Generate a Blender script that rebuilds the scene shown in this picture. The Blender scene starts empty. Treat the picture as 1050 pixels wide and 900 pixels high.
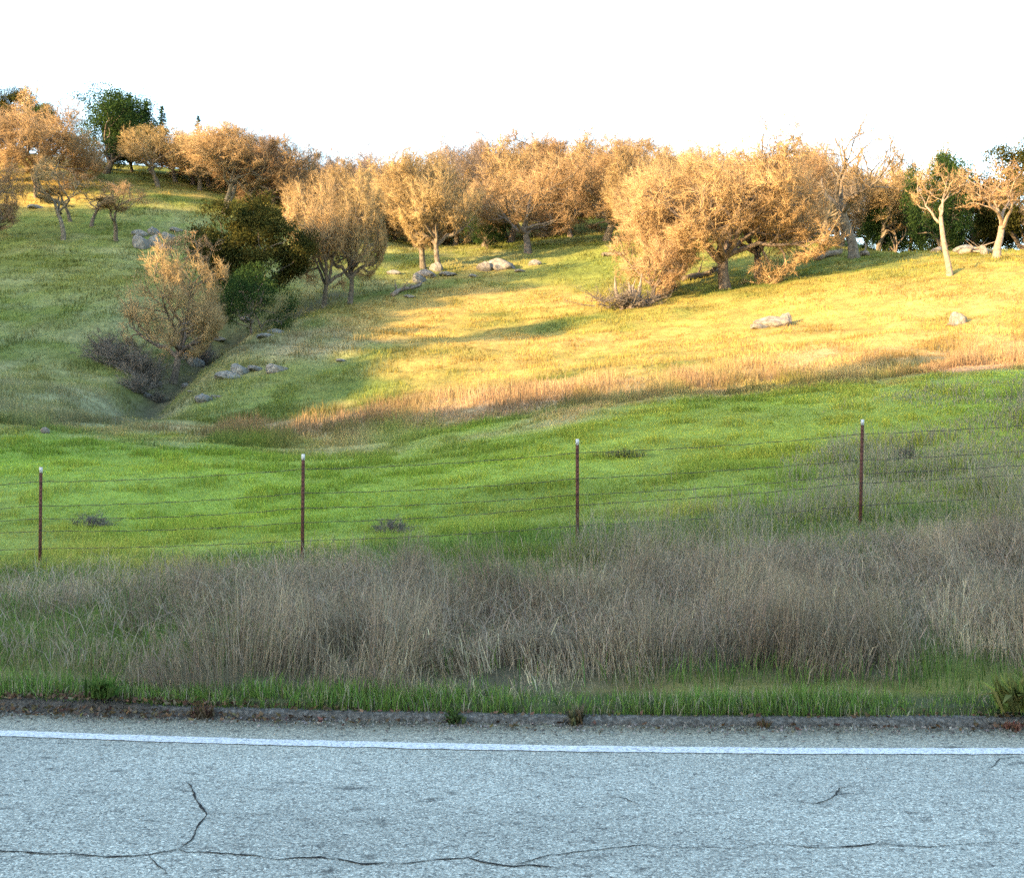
import bpy, math, random
import numpy as np
from mathutils import Vector

R = math.radians
sc = bpy.context.scene
C = sc.collection
F = 1126.0          # focal length in photo pixels (photo is 1050 x 900)
EYE = 1.6           # camera height above the road
rng = np.random.default_rng(7)

# ------------------------------------------------------------------ noise
def _hash(ix, iy, seed):
    h = (ix.astype(np.int64) * 374761393 + iy.astype(np.int64) * 668265263 + seed * 974634777) & 0xFFFFFFFF
    h = ((h ^ (h >> 13)) * 1274126177) & 0xFFFFFFFF
    h = ((h ^ (h >> 16)) * 2246822519) & 0xFFFFFFFF
    return ((h ^ (h >> 15)) & 0xFFFF) / 65535.0

def vnoise(x, y, seed=0):
    x = np.asarray(x, float); y = np.asarray(y, float)
    ix = np.floor(x); iy = np.floor(y); fx = x - ix; fy = y - iy
    fx = fx * fx * (3 - 2 * fx); fy = fy * fy * (3 - 2 * fy)
    a = _hash(ix, iy, seed); b = _hash(ix + 1, iy, seed)
    c = _hash(ix, iy + 1, seed); d = _hash(ix + 1, iy + 1, seed)
    return (a + (b - a) * fx) * (1 - fy) + (c + (d - c) * fx) * fy

def fbm(x, y, scale, octv=4, seed=0):
    s = 0; amp = 1; tot = 0; f = 1.0 / scale
    for k in range(octv):
        s = s + amp * vnoise(np.asarray(x) * f + 17.3 * k, np.asarray(y) * f - 9.1 * k, seed + k)
        tot += amp; amp *= .5; f *= 2.03
    return s / tot

def sstep(a, b, x):
    t = np.clip((np.asarray(x, float) - a) / (b - a), 0, 1)
    return t * t * (3 - 2 * t)

# ------------------------------------------------------------------ road curve
def curve_y(y0, X):
    X = np.asarray(X, float)
    Xc = np.clip(X, -4, 4)
    y = -.062 * Xc + .0142 * Xc * Xc
    sl = -.062 + .0284 * Xc
    return y0 + y + sl * (X - Xc)
LINE_Y, KERB_Y = 5.69, 6.19       # at X = 0
KW = .11                          # kerb thickness

# ------------------------------------------------------------------ terrain from surveyed points (photo pixel, distance)
def unproj(px, py, D):
    return ((px - 525) * D / F, D, EYE + (450 - py) * D / F)

CP = [
 # fence line, then the green field
 (-120,588,14.6),(41,586,14.4),(310,577,13.7),(592,563,13.5),(882,543,13.9),(1150,528,14.3),
 (0,520,22),(250,525,22),(525,500,22),(800,478,22),(1050,460,22),
 (-150,440,35),(0,437,35),(120,446,36),(250,470,30),(340,470,33),(525,440,32),(800,418,31),(1050,395,30),(1200,388,30),
 # foot of the hill
 (270,441,42),(400,428,41),(525,411,40),(800,393,38),(1050,372,36),(1200,364,36),
 # left hill
 (0,400,46),(60,405,48),(0,340,65),(100,330,68),(-120,340,65),(0,290,79),(100,280,82),(70,245,95),(0,246,94),(120,246,96),
 (-120,240,95),(160,240,100),(200,215,110),(170,193,121),(100,174,131),(0,200,111),(0,165,135),(-120,185,112),(225,222,110),
 # gully and the ground on either side
 (150,422,47),(132,398,53),(175,394,56),(215,365,62),(150,345,67),(255,327,73),(335,313,81),(300,262,98),(380,282,92),
 (230,250,98),(280,382,56),(350,350,65),(400,303,83),
 # lit slope
 (420,380,55),(500,330,72),(440,276,95),(515,275,95),(560,253,106),(470,256,112),(640,318,70),(745,297,75),(800,330,60),(880,264,85),
 (985,327,51),(972,283,62),(1020,265,69),(950,259,82),(1050,262,74),(650,270,92),(800,275,83),(1200,250,74),
 (400,243,125),(600,228,130),(700,236,118),(520,224,138),(300,222,116),(350,230,125),(840,253,95),(400,226,158),(500,206,160),(600,203,160),(700,208,155),(330,205,150),(800,228,140),
]
pts = [unproj(*c) for c in CP]
pts += [(-6,6.6,.1),(0,6.4,.1),(6,6.6,.1),(-8,9.5,-.02),(0,9.5,.12),(7,9.5,.3),(-16,7.5,.1),(16,7,.3),(16,14,.7),(-16,14,-.2),
        (-60,20,2.5),(-50,0,1),(50,20,4),(50,0,2),(-70,50,9),(-90,80,20),(-95,110,30),(-80,140,41),(60,60,12.5),(75,85,17),(70,110,17),
        (40,100,16.5),(62,135,20),(-40,160,39),(-20,200,38),(30,190,36),(-70,200,38),(85,160,20),(-130,60,18),(-130,120,30),(120,60,12),(120,130,14)]
P = np.array(pts)
Q = np.unique(np.round(P, 3), axis=0)
SC = 60.0
def _U(r2):
    return np.where(r2 > 1e-12, .5 * r2 * np.log(np.maximum(r2, 1e-12)), 0)
NQ = n = len(Q); A = np.zeros((n + 3, n + 3)); b = np.zeros(n + 3)
qx, qy = Q[:, 0] / SC, Q[:, 1] / SC
d2 = (qx[:, None] - qx) ** 2 + (qy[:, None] - qy) ** 2
A[:n, :n] = _U(d2) + np.eye(n) * 3e-4
A[:n, n] = A[n, :n] = 1; A[:n, n + 1] = A[n + 1, :n] = qx; A[:n, n + 2] = A[n + 2, :n] = qy
b[:n] = Q[:, 2]
W = np.linalg.solve(A, b)
def tps(x, y):
    x = np.asarray(x, float).ravel() / SC; y = np.asarray(y, float).ravel() / SC
    out = W[NQ] + W[NQ + 1] * x + W[NQ + 2] * y
    for k in range(NQ):
        out = out + W[k] * _U((x - qx[k]) ** 2 + (y - qy[k]) ** 2)
    return out

SUN_AZ, SUN_EL = 50.0, 10.0
sa, ca = math.sin(R(SUN_AZ)), math.cos(R(SUN_AZ))
TAN = math.tan(R(SUN_EL))
HU = [-300,-140,-120,-112,-107,-104,-100,-90,-80,-75,-72,-69,-66.7,-64,-61,-59,-57,-55,-53,-51,-49,-48,-45,-43,-41,-38.5,-36,-30.6,-23,-16.8,-5,10,30,60,120,300]
HH = [25,29.5,29.3,30.2,32.8,33.6,31.6,27.8,24.6,23.5,22.9,20.7,19.2,17.8,16.4,15.4,14.5,13.2,11.8,11.3,11.4,11.0,9.7,8.4,6.6,5.4,5.7,7.1,8.6,9.9,12.6,15,17,18,16,12]
DC = -68.0
GULLY = None
def seg_dist(x, y, poly):
    best = np.full(x.shape, 1e9); tt = np.zeros(x.shape); L = 0
    for (ax, ay), (bx, by) in zip(poly[:-1], poly[1:]):
        dx, dy = bx - ax, by - ay; l2 = dx * dx + dy * dy
        t = np.clip(((x - ax) * dx + (y - ay) * dy) / l2, 0, 1)
        d = np.hypot(x - ax - t * dx, y - ay - t * dy)
        m = d < best; best = np.where(m, d, best); tt = np.where(m, L + t * math.sqrt(l2), tt); L += math.sqrt(l2)
    return best, tt, L

def base_height(x, y):
    x = np.asarray(x, float); y = np.asarray(y, float); shp = x.shape
    x = x.ravel(); y = y.ravel()
    z = tps(np.clip(x, -200, 200), np.clip(y, -80, 260))
    far = 8 + 14 * fbm(x, y, 260, 3, 5)
    r = np.hypot(x, (y - 70) * .9)
    w = 1 - sstep(110, 230, r)
    z = z * w + far * (1 - w)
    # level ground where the road runs
    ky = curve_y(KERB_Y, x)
    rd = 1 - sstep(0, 1, np.abs(y - ky + 4.5) / 26)
    flat = np.where(y < ky, 1 - sstep(9, 24, ky - y), 0)
    z = z * (1 - flat) + 0.0 * flat
    # unseen hill across the road, its crest profile fitted to the shade it casts
    u = x * ca - y * sa; d = x * sa + y * ca
    zc = np.interp(u, HU, HH) - DC * TAN
    g = np.exp(-((d - DC) / 25.0) ** 2)
    ridge = zc * g - 12 * (1 - g)
    m = d < -22
    zs = np.where(m, np.maximum(z, ridge) + .0, z)
    z = zs
    return z.reshape(shp)

def height(x, y, detail=True):
    x = np.asarray(x, float); y = np.asarray(y, float)
    z = base_height(x, y)
    ky = curve_y(KERB_Y, x)
    if GULLY is not None:
        dd, t, L = seg_dist(x, y, GULLY)
        wob = .6 * (fbm(x, y, 2.5, 2, 91) - .5)
        dep = 1.5 * sstep(0, 5, t) * (1 - sstep(L - 14, L, t))
        z = z - dep * np.exp(-((dd + wob) / 1.6) ** 2)
    if detail:
        far = sstep(13, 22, y)
        z = z + far * (.5 * (fbm(x, y, 14, 3, 11) - .5) + .30 * (fbm(x, y, 2.4, 3, 12) - .5) + .16 * (vnoise(x / .9, y / .9, 14) - .5) * sstep(30, 45, y))
        hill = sstep(40, 55, y)
        tv = fbm(x, y, 30, 2, 31) * 3 + base_height(x, y) * 1.25
        z = z + hill * .17 * (np.abs((tv % 1) - .5) * 2 - .5) * sstep(.35, .6, fbm(x, y, 9, 2, 33))
        near = sstep(0.15, 1.2, y - ky) * (1 - far)
        z = z + near * .16 * (fbm(x, y, 1.6, 3, 13) - .5)
    # kerb-side: tuck under the road, meet the kerb back
    k = y - ky
    z = np.where((k < KW) & (np.abs(x) < 62), np.where(k > -16, -.05, z), z)
    t = sstep(KW, 1.1, k)
    z = np.where((k >= KW) & (k < 1.1) & (np.abs(x) < 62), .075 * (1 - t) + z * t, z)
    return z

def hit(px, py, lo=6.5, hi=190.0):
    Ds = np.arange(lo, hi, .2)
    x = (px - 525) * Ds / F
    g = height(x, Ds)
    ray = EYE + (450 - py) * Ds / F
    i = np.nonzero(ray <= g)[0]
    if len(i) == 0:
        i = [int(np.argmin(ray - g))]
    D = Ds[i[0]]
    return float(x[i[0]]), float(D), float(g[i[0]])

GULLY = [hit(px, py)[:2] for px, py in [(118,430),(142,412),(158,392),(190,366),(222,342),(262,326),(312,314),(345,303)]]

# ------------------------------------------------------------------ mesh helpers
def mesh_from(name, V, faces, mat, cols=None, smooth=False, mats=None, midx=None):
    """faces: list of (k-vertex int arrays of shape (m,k))."""
    me = bpy.data.meshes.new(name)
    V = np.asarray(V, np.float32)
    me.vertices.add(len(V)); me.vertices.foreach_set('co', V.ravel())
    loops = np.concatenate([f.ravel() for f in faces]).astype(np.int32)
    tot = np.concatenate([np.full(len(f), f.shape[1]) for f in faces]).astype(np.int32)
    st = np.concatenate([[0], np.cumsum(tot)[:-1]]).astype(np.int32)
    me.loops.add(len(loops)); me.loops.foreach_set('vertex_index', loops)
    me.polygons.add(len(tot)); me.polygons.foreach_set('loop_start', st)
    me.polygons.foreach_set('loop_total', tot)
    if smooth: me.polygons.foreach_set('use_smooth', np.ones(len(tot), bool))
    if cols is not None:
        a = me.attributes.new('Col', 'FLOAT_COLOR', 'POINT')
        c4 = np.ones((len(V), 4), np.float32); c4[:, :3] = cols
        a.data.foreach_set('color', c4.ravel())
    me.update(calc_edges=True)
    if mats:
        for m in mats: me.materials.append(m)
        me.polygons.foreach_set('material_index', np.asarray(midx, np.int32))
    else:
        me.materials.append(mat)
    return me

def link(name, me, parent=None):
    o = bpy.data.objects.new(name, me); C.objects.link(o)
    if parent is not None: o.parent = parent
    return o

def tag(o, label=None, cat=None, group=None, kind=None):
    if label: o['label'] = label
    if cat: o['category'] = cat
    if group: o['group'] = group
    if kind: o['kind'] = kind
    return o

def empty(name, loc):
    o = bpy.data.objects.new(name, None); C.objects.link(o); o.location = loc
    o.empty_display_size = .3
    return o

class MB:
    """collects tubes, boxes and spikes into one mesh"""
    def __init__(s): s.V = []; s.q = []; s.t = []; s.n = 0; s.c = []
    def add(s, V, quads=None, tris=None):
        V = np.asarray(V, float)
        if quads is not None and len(quads): s.q.append(np.asarray(quads, int) + s.n)
        if tris is not None and len(tris): s.t.append(np.asarray(tris, int) + s.n)
        s.V.append(V); s.n += len(V)
    def tube(s, pts, rads, k=6, cap=False):
        pts = np.asarray(pts, float); m = len(pts)
        tg = np.gradient(pts, axis=0); tg /= np.linalg.norm(tg, axis=1)[:, None] + 1e-9
        up = np.array([.31, .17, .93]) if abs(tg[0][2]) < .9 else np.array([.9, .3, .1])
        a = np.cross(tg, up); a /= np.linalg.norm(a, axis=1)[:, None] + 1e-9
        bb = np.cross(tg, a)
        th = np.arange(k) * 2 * math.pi / k
        ring = a[:, None, :] * np.cos(th)[None, :, None] + bb[:, None, :] * np.sin(th)[None, :, None]
        V = (pts[:, None, :] + ring * np.asarray(rads, float)[:, None, None]).reshape(-1, 3)
        i = np.arange(m - 1)[:, None] * k; j = np.arange(k)[None]; j2 = (j + 1) % k
        q = np.stack([i + j, i + j2, i + k + j2, i + k + j], -1).reshape(-1, 4)
        tr = []
        if cap:
            V = np.vstack([V, pts[0], pts[-1]])
            c0, c1 = m * k, m * k + 1
            for jj in range(k):
                tr.append((c0, (jj + 1) % k, jj)); tr.append((c1, (m - 1) * k + jj, (m - 1) * k + (jj + 1) % k))
        s.add(V, q, tr)
    def spikes(s, base, tip, r):
        """three-sided tapering twigs, vectorised"""
        base = np.asarray(base, float); tip = np.asarray(tip, float); m = len(base)
        if m == 0: return
        d = tip - base; d /= np.linalg.norm(d, axis=1)[:, None] + 1e-9
        a = np.cross(d, np.where(np.abs(d[:, 2:3]) < .9, [[0, 0, 1.]], [[1., 0, 0]])); a /= np.linalg.norm(a, axis=1)[:, None] + 1e-9
        bb = np.cross(d, a); r = np.broadcast_to(np.asarray(r, float), (m,))[:, None]
        V = np.stack([base + a * r, base + (-.5 * a + .866 * bb) * r, base + (-.5 * a - .866 * bb) * r, tip], 1).reshape(-1, 3)
        i = np.arange(m)[:, None] * 4
        s.add(V, None, np.concatenate([i + [[0, 1, 3]], i + [[1, 2, 3]], i + [[2, 0, 3]]]))
    def box(s, c, h):
        c = np.asarray(c, float); h = np.asarray(h, float)
        V = np.array([[x, y, z] for x in (-1, 1) for y in (-1, 1) for z in (-1, 1)], float) * h + c
        s.add(V, [(0, 1, 3, 2), (4, 6, 7, 5), (0, 4, 5, 1), (2, 3, 7, 6), (0, 2, 6, 4), (1, 5, 7, 3)])
    def mesh(s, name, mat, smooth=False, cols=None):
        f = []
        if s.q: f.append(np.concatenate(s.q))
        if s.t: f.append(np.concatenate(s.t))
        return mesh_from(name, np.concatenate(s.V), f, mat, smooth=smooth, cols=cols)

# ------------------------------------------------------------------ materials
def newmat(name):
    m = bpy.data.materials.new(name); m.use_nodes = True
    nt = m.node_tree; nt.nodes.clear()
    o = nt.nodes.new('ShaderNodeOutputMaterial')
    return m, nt, nt.nodes, nt.links, o

def ramp(nodes, stops):
    r = nodes.new('ShaderNodeValToRGB'); e = r.color_ramp.elements
    e[0].position, e[0].color = stops[0][0], (*stops[0][1], 1)
    e[1].position, e[1].color = stops[-1][0], (*stops[-1][1], 1)
    for p, c in stops[1:-1]:
        x = e.new(p); x.color = (*c, 1)
    return r

def noise_mat(name, c1, c2, scale=8, detail=6, rough=.85, bump=.3, dist=.02, vary=0.0, c3=None, spec=.3):
    m, nt, N, L, o = newmat(name)
    p = N.new('ShaderNodeBsdfPrincipled'); L.new(p.outputs[0], o.inputs[0])
    p.inputs['Roughness'].default_value = rough; p.inputs['Specular IOR Level'].default_value = spec
    tc = N.new('ShaderNodeTexCoord'); t = N.new('ShaderNodeTexNoise')
    t.inputs['Scale'].default_value = scale; t.inputs['Detail'].default_value = detail; t.inputs['Roughness'].default_value = .65
    L.new(tc.outputs['Object'], t.inputs['Vector'])
    r = ramp(N, [(.3, c1), (.7, c2)] if c3 is None else [(.28, c1), (.5, c2), (.72, c3)]); L.new(t.outputs[0], r.inputs[0])
    col = r.outputs[0]
    if vary:
        oi = N.new('ShaderNodeObjectInfo'); hs = N.new('ShaderNodeHueSaturation')
        mr = N.new('ShaderNodeMapRange'); mr.inputs[3].default_value = 1 - vary; mr.inputs[4].default_value = 1 + vary
        L.new(oi.outputs['Random'], mr.inputs[0]); L.new(mr.outputs[0], hs.inputs['Value'])
        mt = N.new('ShaderNodeMath'); mt.operation = 'MULTIPLY'; mt.inputs[1].default_value = 7.31
        fr = N.new('ShaderNodeMath'); fr.operation = 'FRACT'
        L.new(oi.outputs['Random'], mt.inputs[0]); L.new(mt.outputs[0], fr.inputs[0])
        m2 = N.new('ShaderNodeMapRange'); m2.inputs[3].default_value = .49; m2.inputs[4].default_value = .515
        L.new(fr.outputs[0], m2.inputs[0]); L.new(m2.outputs[0], hs.inputs['Hue'])
        L.new(col, hs.inputs['Color']); col = hs.outputs[0]
    L.new(col, p.inputs['Base Color'])
    if bump:
        bp = N.new('ShaderNodeBump'); bp.inputs['Strength'].default_value = bump; bp.inputs['Distance'].default_value = dist
        L.new(t.outputs[0], bp.inputs['Height']); L.new(bp.outputs[0], p.inputs['Normal'])
    return m

def blade_mat(name, trans=.3, rough=.6):
    m, nt, N, L, o = newmat(name)
    a = N.new('ShaderNodeAttribute'); a.attribute_name = 'Col'
    d = N.new('ShaderNodeBsdfDiffuse'); t = N.new('ShaderNodeBsdfTranslucent'); mx = N.new('ShaderNodeMixShader')
    mx.inputs[0].default_value = trans
    L.new(a.outputs['Color'], d.inputs[0]); L.new(a.outputs['Color'], t.inputs[0])
    L.new(d.outputs[0], mx.inputs[1]); L.new(t.outputs[0], mx.inputs[2]); L.new(mx.outputs[0], o.inputs[0])
    return m

def leaf_mat(name, c1, c2, trans=.25):
    m, nt, N, L, o = newmat(name)
    tc = N.new('ShaderNodeTexCoord'); t = N.new('ShaderNodeTexNoise'); t.inputs['Scale'].default_value = 1.3; t.inputs['Detail'].default_value = 5
    L.new(tc.outputs['Object'], t.inputs['Vector'])
    r = ramp(N, [(.35, c1), (.65, c2)]); L.new(t.outputs[0], r.inputs[0])
    d = N.new('ShaderNodeBsdfDiffuse'); tr = N.new('ShaderNodeBsdfTranslucent'); mx = N.new('ShaderNodeMixShader'); mx.inputs[0].default_value = trans
    L.new(r.outputs[0], d.inputs[0]); L.new(r.outputs[0], tr.inputs[0])
    L.new(d.outputs[0], mx.inputs[1]); L.new(tr.outputs[0], mx.inputs[2]); L.new(mx.outputs[0], o.inputs[0])
    return m

M = {}
M['bark'] = noise_mat('bark', (.04, .03, .023), (.235, .185, .135), 5, 8, .9, .8, .04, .12)
M['pale_bark'] = noise_mat('pale_bark', (.13, .09, .065), (.33, .25, .18), 5, 8, .9, .7, .04)
M['twig'] = noise_mat('twig', (.20, .125, .06), (.375, .245, .12), .9, 5, .9, 0, 0, .24)
M['twig_grey'] = noise_mat('twig_grey', (.13, .10, .08), (.27, .20, .15), 1.2, 4, .9, 0, 0, .16)
M['brush'] = noise_mat('brush', (.085, .07, .055), (.20, .165, .13), 2, 4, .9, 0, 0, .15)
M['leaf_dark'] = leaf_mat('leaf_dark', (.016, .036, .014), (.05, .082, .022))
M['leaf_olive'] = leaf_mat('leaf_olive', (.016, .025, .008), (.085, .075, .02))
M['needle'] = leaf_mat('needle', (.012, .03, .022), (.035, .06, .035), .1)
M['rock'] = noise_mat('rock', (.07, .06, .05), (.17, .15, .125), 3.5, 9, .9, .9, .06, .1, c3=(.30, .27, .23))
M['rock_dark'] = noise_mat('rock_dark', (.06, .055, .05), (.26, .25, .22), 3.5, 9, .9, .9, .06, .1)
M['rust'] = noise_mat('rust', (.045, .018, .012), (.15, .055, .035), 25, 6, .8, .4, .003)
M['wire'] = noise_mat('wire', (.05, .035, .028), (.12, .085, .07), 20, 4, .6, 0, 0)
M['tip_paint'] = noise_mat('tip_paint', (.45, .42, .38), (.75, .73, .70), 60, 6, .6, .2, .002)
M['dead_wood'] = noise_mat('dead_wood', (.10, .075, .06), (.34, .27, .20), 5, 8, .9, .6, .03)
M['blade'] = blade_mat('grass_blade', .35)
M['stalk'] = blade_mat('dry_stalk', .2)
M['litter'] = blade_mat('litter', .1)

# ------------------------------------------------------------------ vegetation colour map (albedo), fixed to the ground
GREEN = np.array([.225, .295, .042]); HGREEN = np.array([.150, .178, .038]); SAGE = np.array([.235, .230, .115])
STRAW = np.array([.41, .262, .072]); TANC = np.array([.37, .245, .13]); GREY = np.array([.20, .165, .125]); DIRT = np.array([.10, .08, .055])
# (photo px, py) anchors -> dry, tan, sage weights, spread in metres
ANCH = []
def anc(px, py, dry, tan, sage): ANCH.append((*hit(px, py)[:2], dry, tan, sage))
for a in [(0,470,0,0,0),(200,470,0,0,0),(340,500,0,0,0),(525,470,.02,0,0),(800,450,.03,0,0),(1000,430,0,0,0),(525,427,.0,.0,.1),(650,416,0,.05,.1),(850,404,0,.05,0),(950,397,0,.0,.1),(1040,390,0,0,0),(330,490,0,0,0),(1050,410,0,0,0),(800,412,0,0,0),
          (400,452,0,.1,.2),(650,432,0,0,0),
          (290,440,.1,1,0),(350,432,.1,1,0),(450,424,.1,1,0),(525,412,.1,1,0),(650,402,.1,1,0),(750,396,.2,.9,0),(850,390,.2,.95,0),(950,382,.3,.95,0),(1040,372,.3,.9,0),
          (330,455,.1,.35,.35),(600,417,.0,.35,.2),(210,455,0,0,.5),(180,430,0,0,.45),(250,425,0,0,.3),
          (60,425,0,.05,1),(100,415,0,.0,.9),(20,410,0,0,.7),(40,380,.05,0,.5),(0,360,0,0,.4),(80,345,.05,0,.5),(60,310,0,0,.3),(40,280,0,0,.2),(100,270,0,0,.15),
          (140,310,0,0,.25),(120,430,0,0,.8),
          (300,355,.05,.15,.8),(340,345,.05,.15,.8),(260,375,.05,.1,.5),(320,385,0,0,.15),(350,375,0,0,.15),(260,410,0,0,.15),(370,395,0,0,.15),
          (420,385,.7,0,0),(420,340,.75,.05,0),(450,365,.8,.05,0),(520,385,.9,.05,0),(550,360,.85,.1,0),(470,310,.7,.1,0),(500,325,.6,0,0),(560,310,.75,.1,0),(600,350,.9,.1,0),(600,330,.3,0,0),
          (560,285,.1,0,0),(600,275,.05,0,0),(490,285,.3,0,.1),(680,320,.35,0,0),(750,310,.4,0,0),(650,380,.6,.3,0),(600,385,.35,.2,0),(700,360,.6,.1,0),(800,350,.95,.1,0),(700,340,.9,0,0),(900,350,1,.1,0),(1000,340,1,.15,0),
          (850,310,.9,0,0),(950,300,.85,.1,0),(1020,290,.95,.1,0),(880,285,.35,0,0),(830,280,.15,0,0),(920,268,.2,0,0),(980,268,.5,0,0),(1040,275,.7,0,0),(860,370,.8,.4,0),(1000,360,.8,.5,0),
          (860,250,0,0,0),(440,262,.1,0,.3),(400,290,.1,0,.3),(380,270,0,0,.4),
          (30,205,.75,0,0),(100,195,.6,0,.1),(120,190,.5,0,.1),(60,190,.6,0,0),(150,200,.3,0,.15),(180,215,.1,0,.3),(160,245,.05,0,.3),(60,225,.1,0,0),(120,180,0,0,.1),(200,230,0,0,.3)]:
    anc(*a)
ANCH = np.array(ANCH)
def veg_weights(x, y):
    x = np.asarray(x, float); y = np.asarray(y, float)
    wx = x + 2.4 * (fbm(x, y, 7, 3, 41) - .5); wy = y + 5 * (fbm(x, y, 7, 3, 42) - .5)
    num = np.zeros((len(x), 3)); den = np.zeros(len(x))
    for ax, ay, *w in ANCH:
        s = .045 * ay + .6
        q = ((wx - ax) ** 2 * .5 + (wy - ay) ** 2 * .35) / (s * s)
        k = 1 / (.15 + q) ** 2.2
        num += k[:, None] * np.array(w); den += k
    return num / den[:, None]
def veg_colour(x, y):
    x = np.asarray(x, float); y = np.asarray(y, float)
    w = veg_weights(x, y)
    f1 = fbm(x, y, 5, 4, 51); f2 = fbm(x, y * .6, 1.3, 3, 52); f3 = fbm(x, y, 16, 3, 53)
    far = sstep(34, 44, y)
    c = GREEN * (1 - far)[:, None] + HGREEN * far[:, None]
    c = c * (.7 + .6 * f1)[:, None]
    c[:, 0] *= .82 + .4 * f3
    c *= (.86 + .28 * fbm(x * .28, y, 1.0, 3, 56))[:, None]
    def mixin(c, col, k):
        k = np.clip(k, 0, 1)[:, None]; return c * (1 - k) + col * k
    nz = (f1 - .5) * 1.1 + (f2 - .5) * .9
    c = mixin(c, SAGE * (.85 + .3 * f2)[:, None], w[:, 2] * 1.0 + nz * .9 * sstep(0, .25, w[:, 2]))
    c = mixin(c, STRAW * (.75 + .5 * f2)[:, None], w[:, 0] * .92 + nz * .8 * sstep(0, .3, w[:, 0]))
    c = mixin(c, TANC * (.75 + .5 * f2)[:, None], w[:, 1] * 1.0 + nz * .9 * sstep(0, .3, w[:, 1]))
    c *= (.84 + .32 * fbm(x * .22, y, .9, 3, 57))[:, None]
    return c, w

def strip_dry(x, y):
    """how much tall dead grass grows at a spot of the road verge (0..1)"""
    k = y - curve_y(KERB_Y, x)
    f = fbm(x, y, 2.2, 3, 61); g = fbm(x, y, .8, 2, 62)
    lim = 4.8 + .10 * (x + 6) + 1.6 * (fbm(x, y, 3, 3, 63) - .5)      # back edge, fading into the field
    right = sstep(-4.2, -1.2, x + 1.5 * (f - .5))
    gap = sstep(.26, .36, fbm(x, y, 2.6, 3, 161)); hump = sstep(.40, .56, .7 * f + .3 * g)
    dens = np.clip(hump * (.35 + .65 * sstep(-1.5, .5, fbm(x, y, 3, 2, 162) * 2 - 1.5 + k * .25)) * .42 * (1 - right) + right * gap, 0, 1)
    return dens * sstep(.05, .22, k) * (1 - sstep(lim - .9, lim + .9, k))

# ------------------------------------------------------------------ terrain sheet
def grow(a, b, step, lim, fac=1.16):
    mid = list(np.arange(a, b + 1e-6, step))
    lo = []; v, s = a, step
    while v > -lim: s *= fac; v -= s; lo.append(v)
    hi = []; v, s = mid[-1], step
    while v < lim: s *= fac; v += s; hi.append(v)
    return np.array(lo[::-1] + mid + hi)
xs = grow(-62, 52, .55, 1800)
kk = np.concatenate([grow(-1, 150, .45, 1800)])
kk = np.sort(np.concatenate([kk[(kk < -.6)], [-.3, .0, .03, .11, .16, .2], np.arange(.3, 9, .2), kk[kk > 9]]))
XX, KK = np.meshgrid(xs, kk)
fall = 1 - sstep(10, 60, np.abs(KK))
off = (curve_y(KERB_Y, np.clip(XX, -60, 60)) - KERB_Y) * fall
YY = KK + KERB_Y + off
ZZ = height(XX, YY)
# only the sheet inside the road's reach is tucked under the road
nx, ny = len(xs), len(kk)
i = np.arange(ny - 1)[:, None] * nx + np.arange(nx - 1)[None]
quads = np.stack([i, i + 1, i + nx + 1, i + nx], -1).reshape(-1, 4)
vx, vy = XX.ravel(), YY.ravel()
gc = np.zeros((len(vx), 3)); 
for s in range(0, len(vx), 20000):
    gc[s:s + 20000] = veg_colour(vx[s:s + 20000], vy[s:s + 20000])[0]
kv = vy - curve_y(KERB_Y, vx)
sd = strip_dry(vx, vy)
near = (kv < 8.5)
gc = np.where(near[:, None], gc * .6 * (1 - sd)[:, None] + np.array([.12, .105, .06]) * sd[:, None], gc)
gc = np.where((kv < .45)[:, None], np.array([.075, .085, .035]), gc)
dg, _, _ = seg_dist(vx, vy, GULLY)
gm = np.exp(-(dg / 1.3) ** 2)[:, None] * .75
gc = gc * (1 - gm) + np.array([.07, .06, .045]) * gm
tm, nt, N, L, o = newmat('hill_ground')
p = N.new('ShaderNodeBsdfPrincipled'); p.inputs['Roughness'].default_value = .95; p.inputs['Specular IOR Level'].default_value = .1
L.new(p.outputs[0], o.inputs[0])
a = N.new('ShaderNodeAttribute'); a.attribute_name = 'Col'
tc = N.new('ShaderNodeTexCoord'); mp = N.new('ShaderNodeMapping'); mp.inputs['Scale'].default_value = (1, .55, 1)
L.new(tc.outputs['Object'], mp.inputs[0])
t1 = N.new('ShaderNodeTexNoise'); t1.inputs['Scale'].default_value = 2.2; t1.inputs['Detail'].default_value = 9; t1.inputs['Roughness'].default_value = .75
L.new(mp.outputs[0], t1.inputs['Vector'])
mr = N.new('ShaderNodeMapRange'); mr.inputs[1].default_value = .3; mr.inputs[2].default_value = .7; mr.inputs[3].default_value = .6; mr.inputs[4].default_value = 1.35
L.new(t1.outputs[0], mr.inputs[0])
mx = N.new('ShaderNodeMix'); mx.data_type = 'RGBA'; mx.blend_type = 'MULTIPLY'; mx.inputs[0].default_value = 1
L.new(a.outputs['Color'], mx.inputs[6]); L.new(mr.outputs[0], mx.inputs[7]); L.new(mx.outputs[2], p.inputs['Base Color'])
bp = N.new('ShaderNodeBump'); bp.inputs['Strength'].default_value = .8; bp.inputs['Distance'].default_value = .12
L.new(t1.outputs[0], bp.inputs['Height']); L.new(bp.outputs[0], p.inputs['Normal'])
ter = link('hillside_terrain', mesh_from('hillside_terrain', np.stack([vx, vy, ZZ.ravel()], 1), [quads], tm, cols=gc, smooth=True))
tag(ter, 'grassy hillside and field rising from the road to an oak covered ridge', 'hillside', kind='structure')

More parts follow.
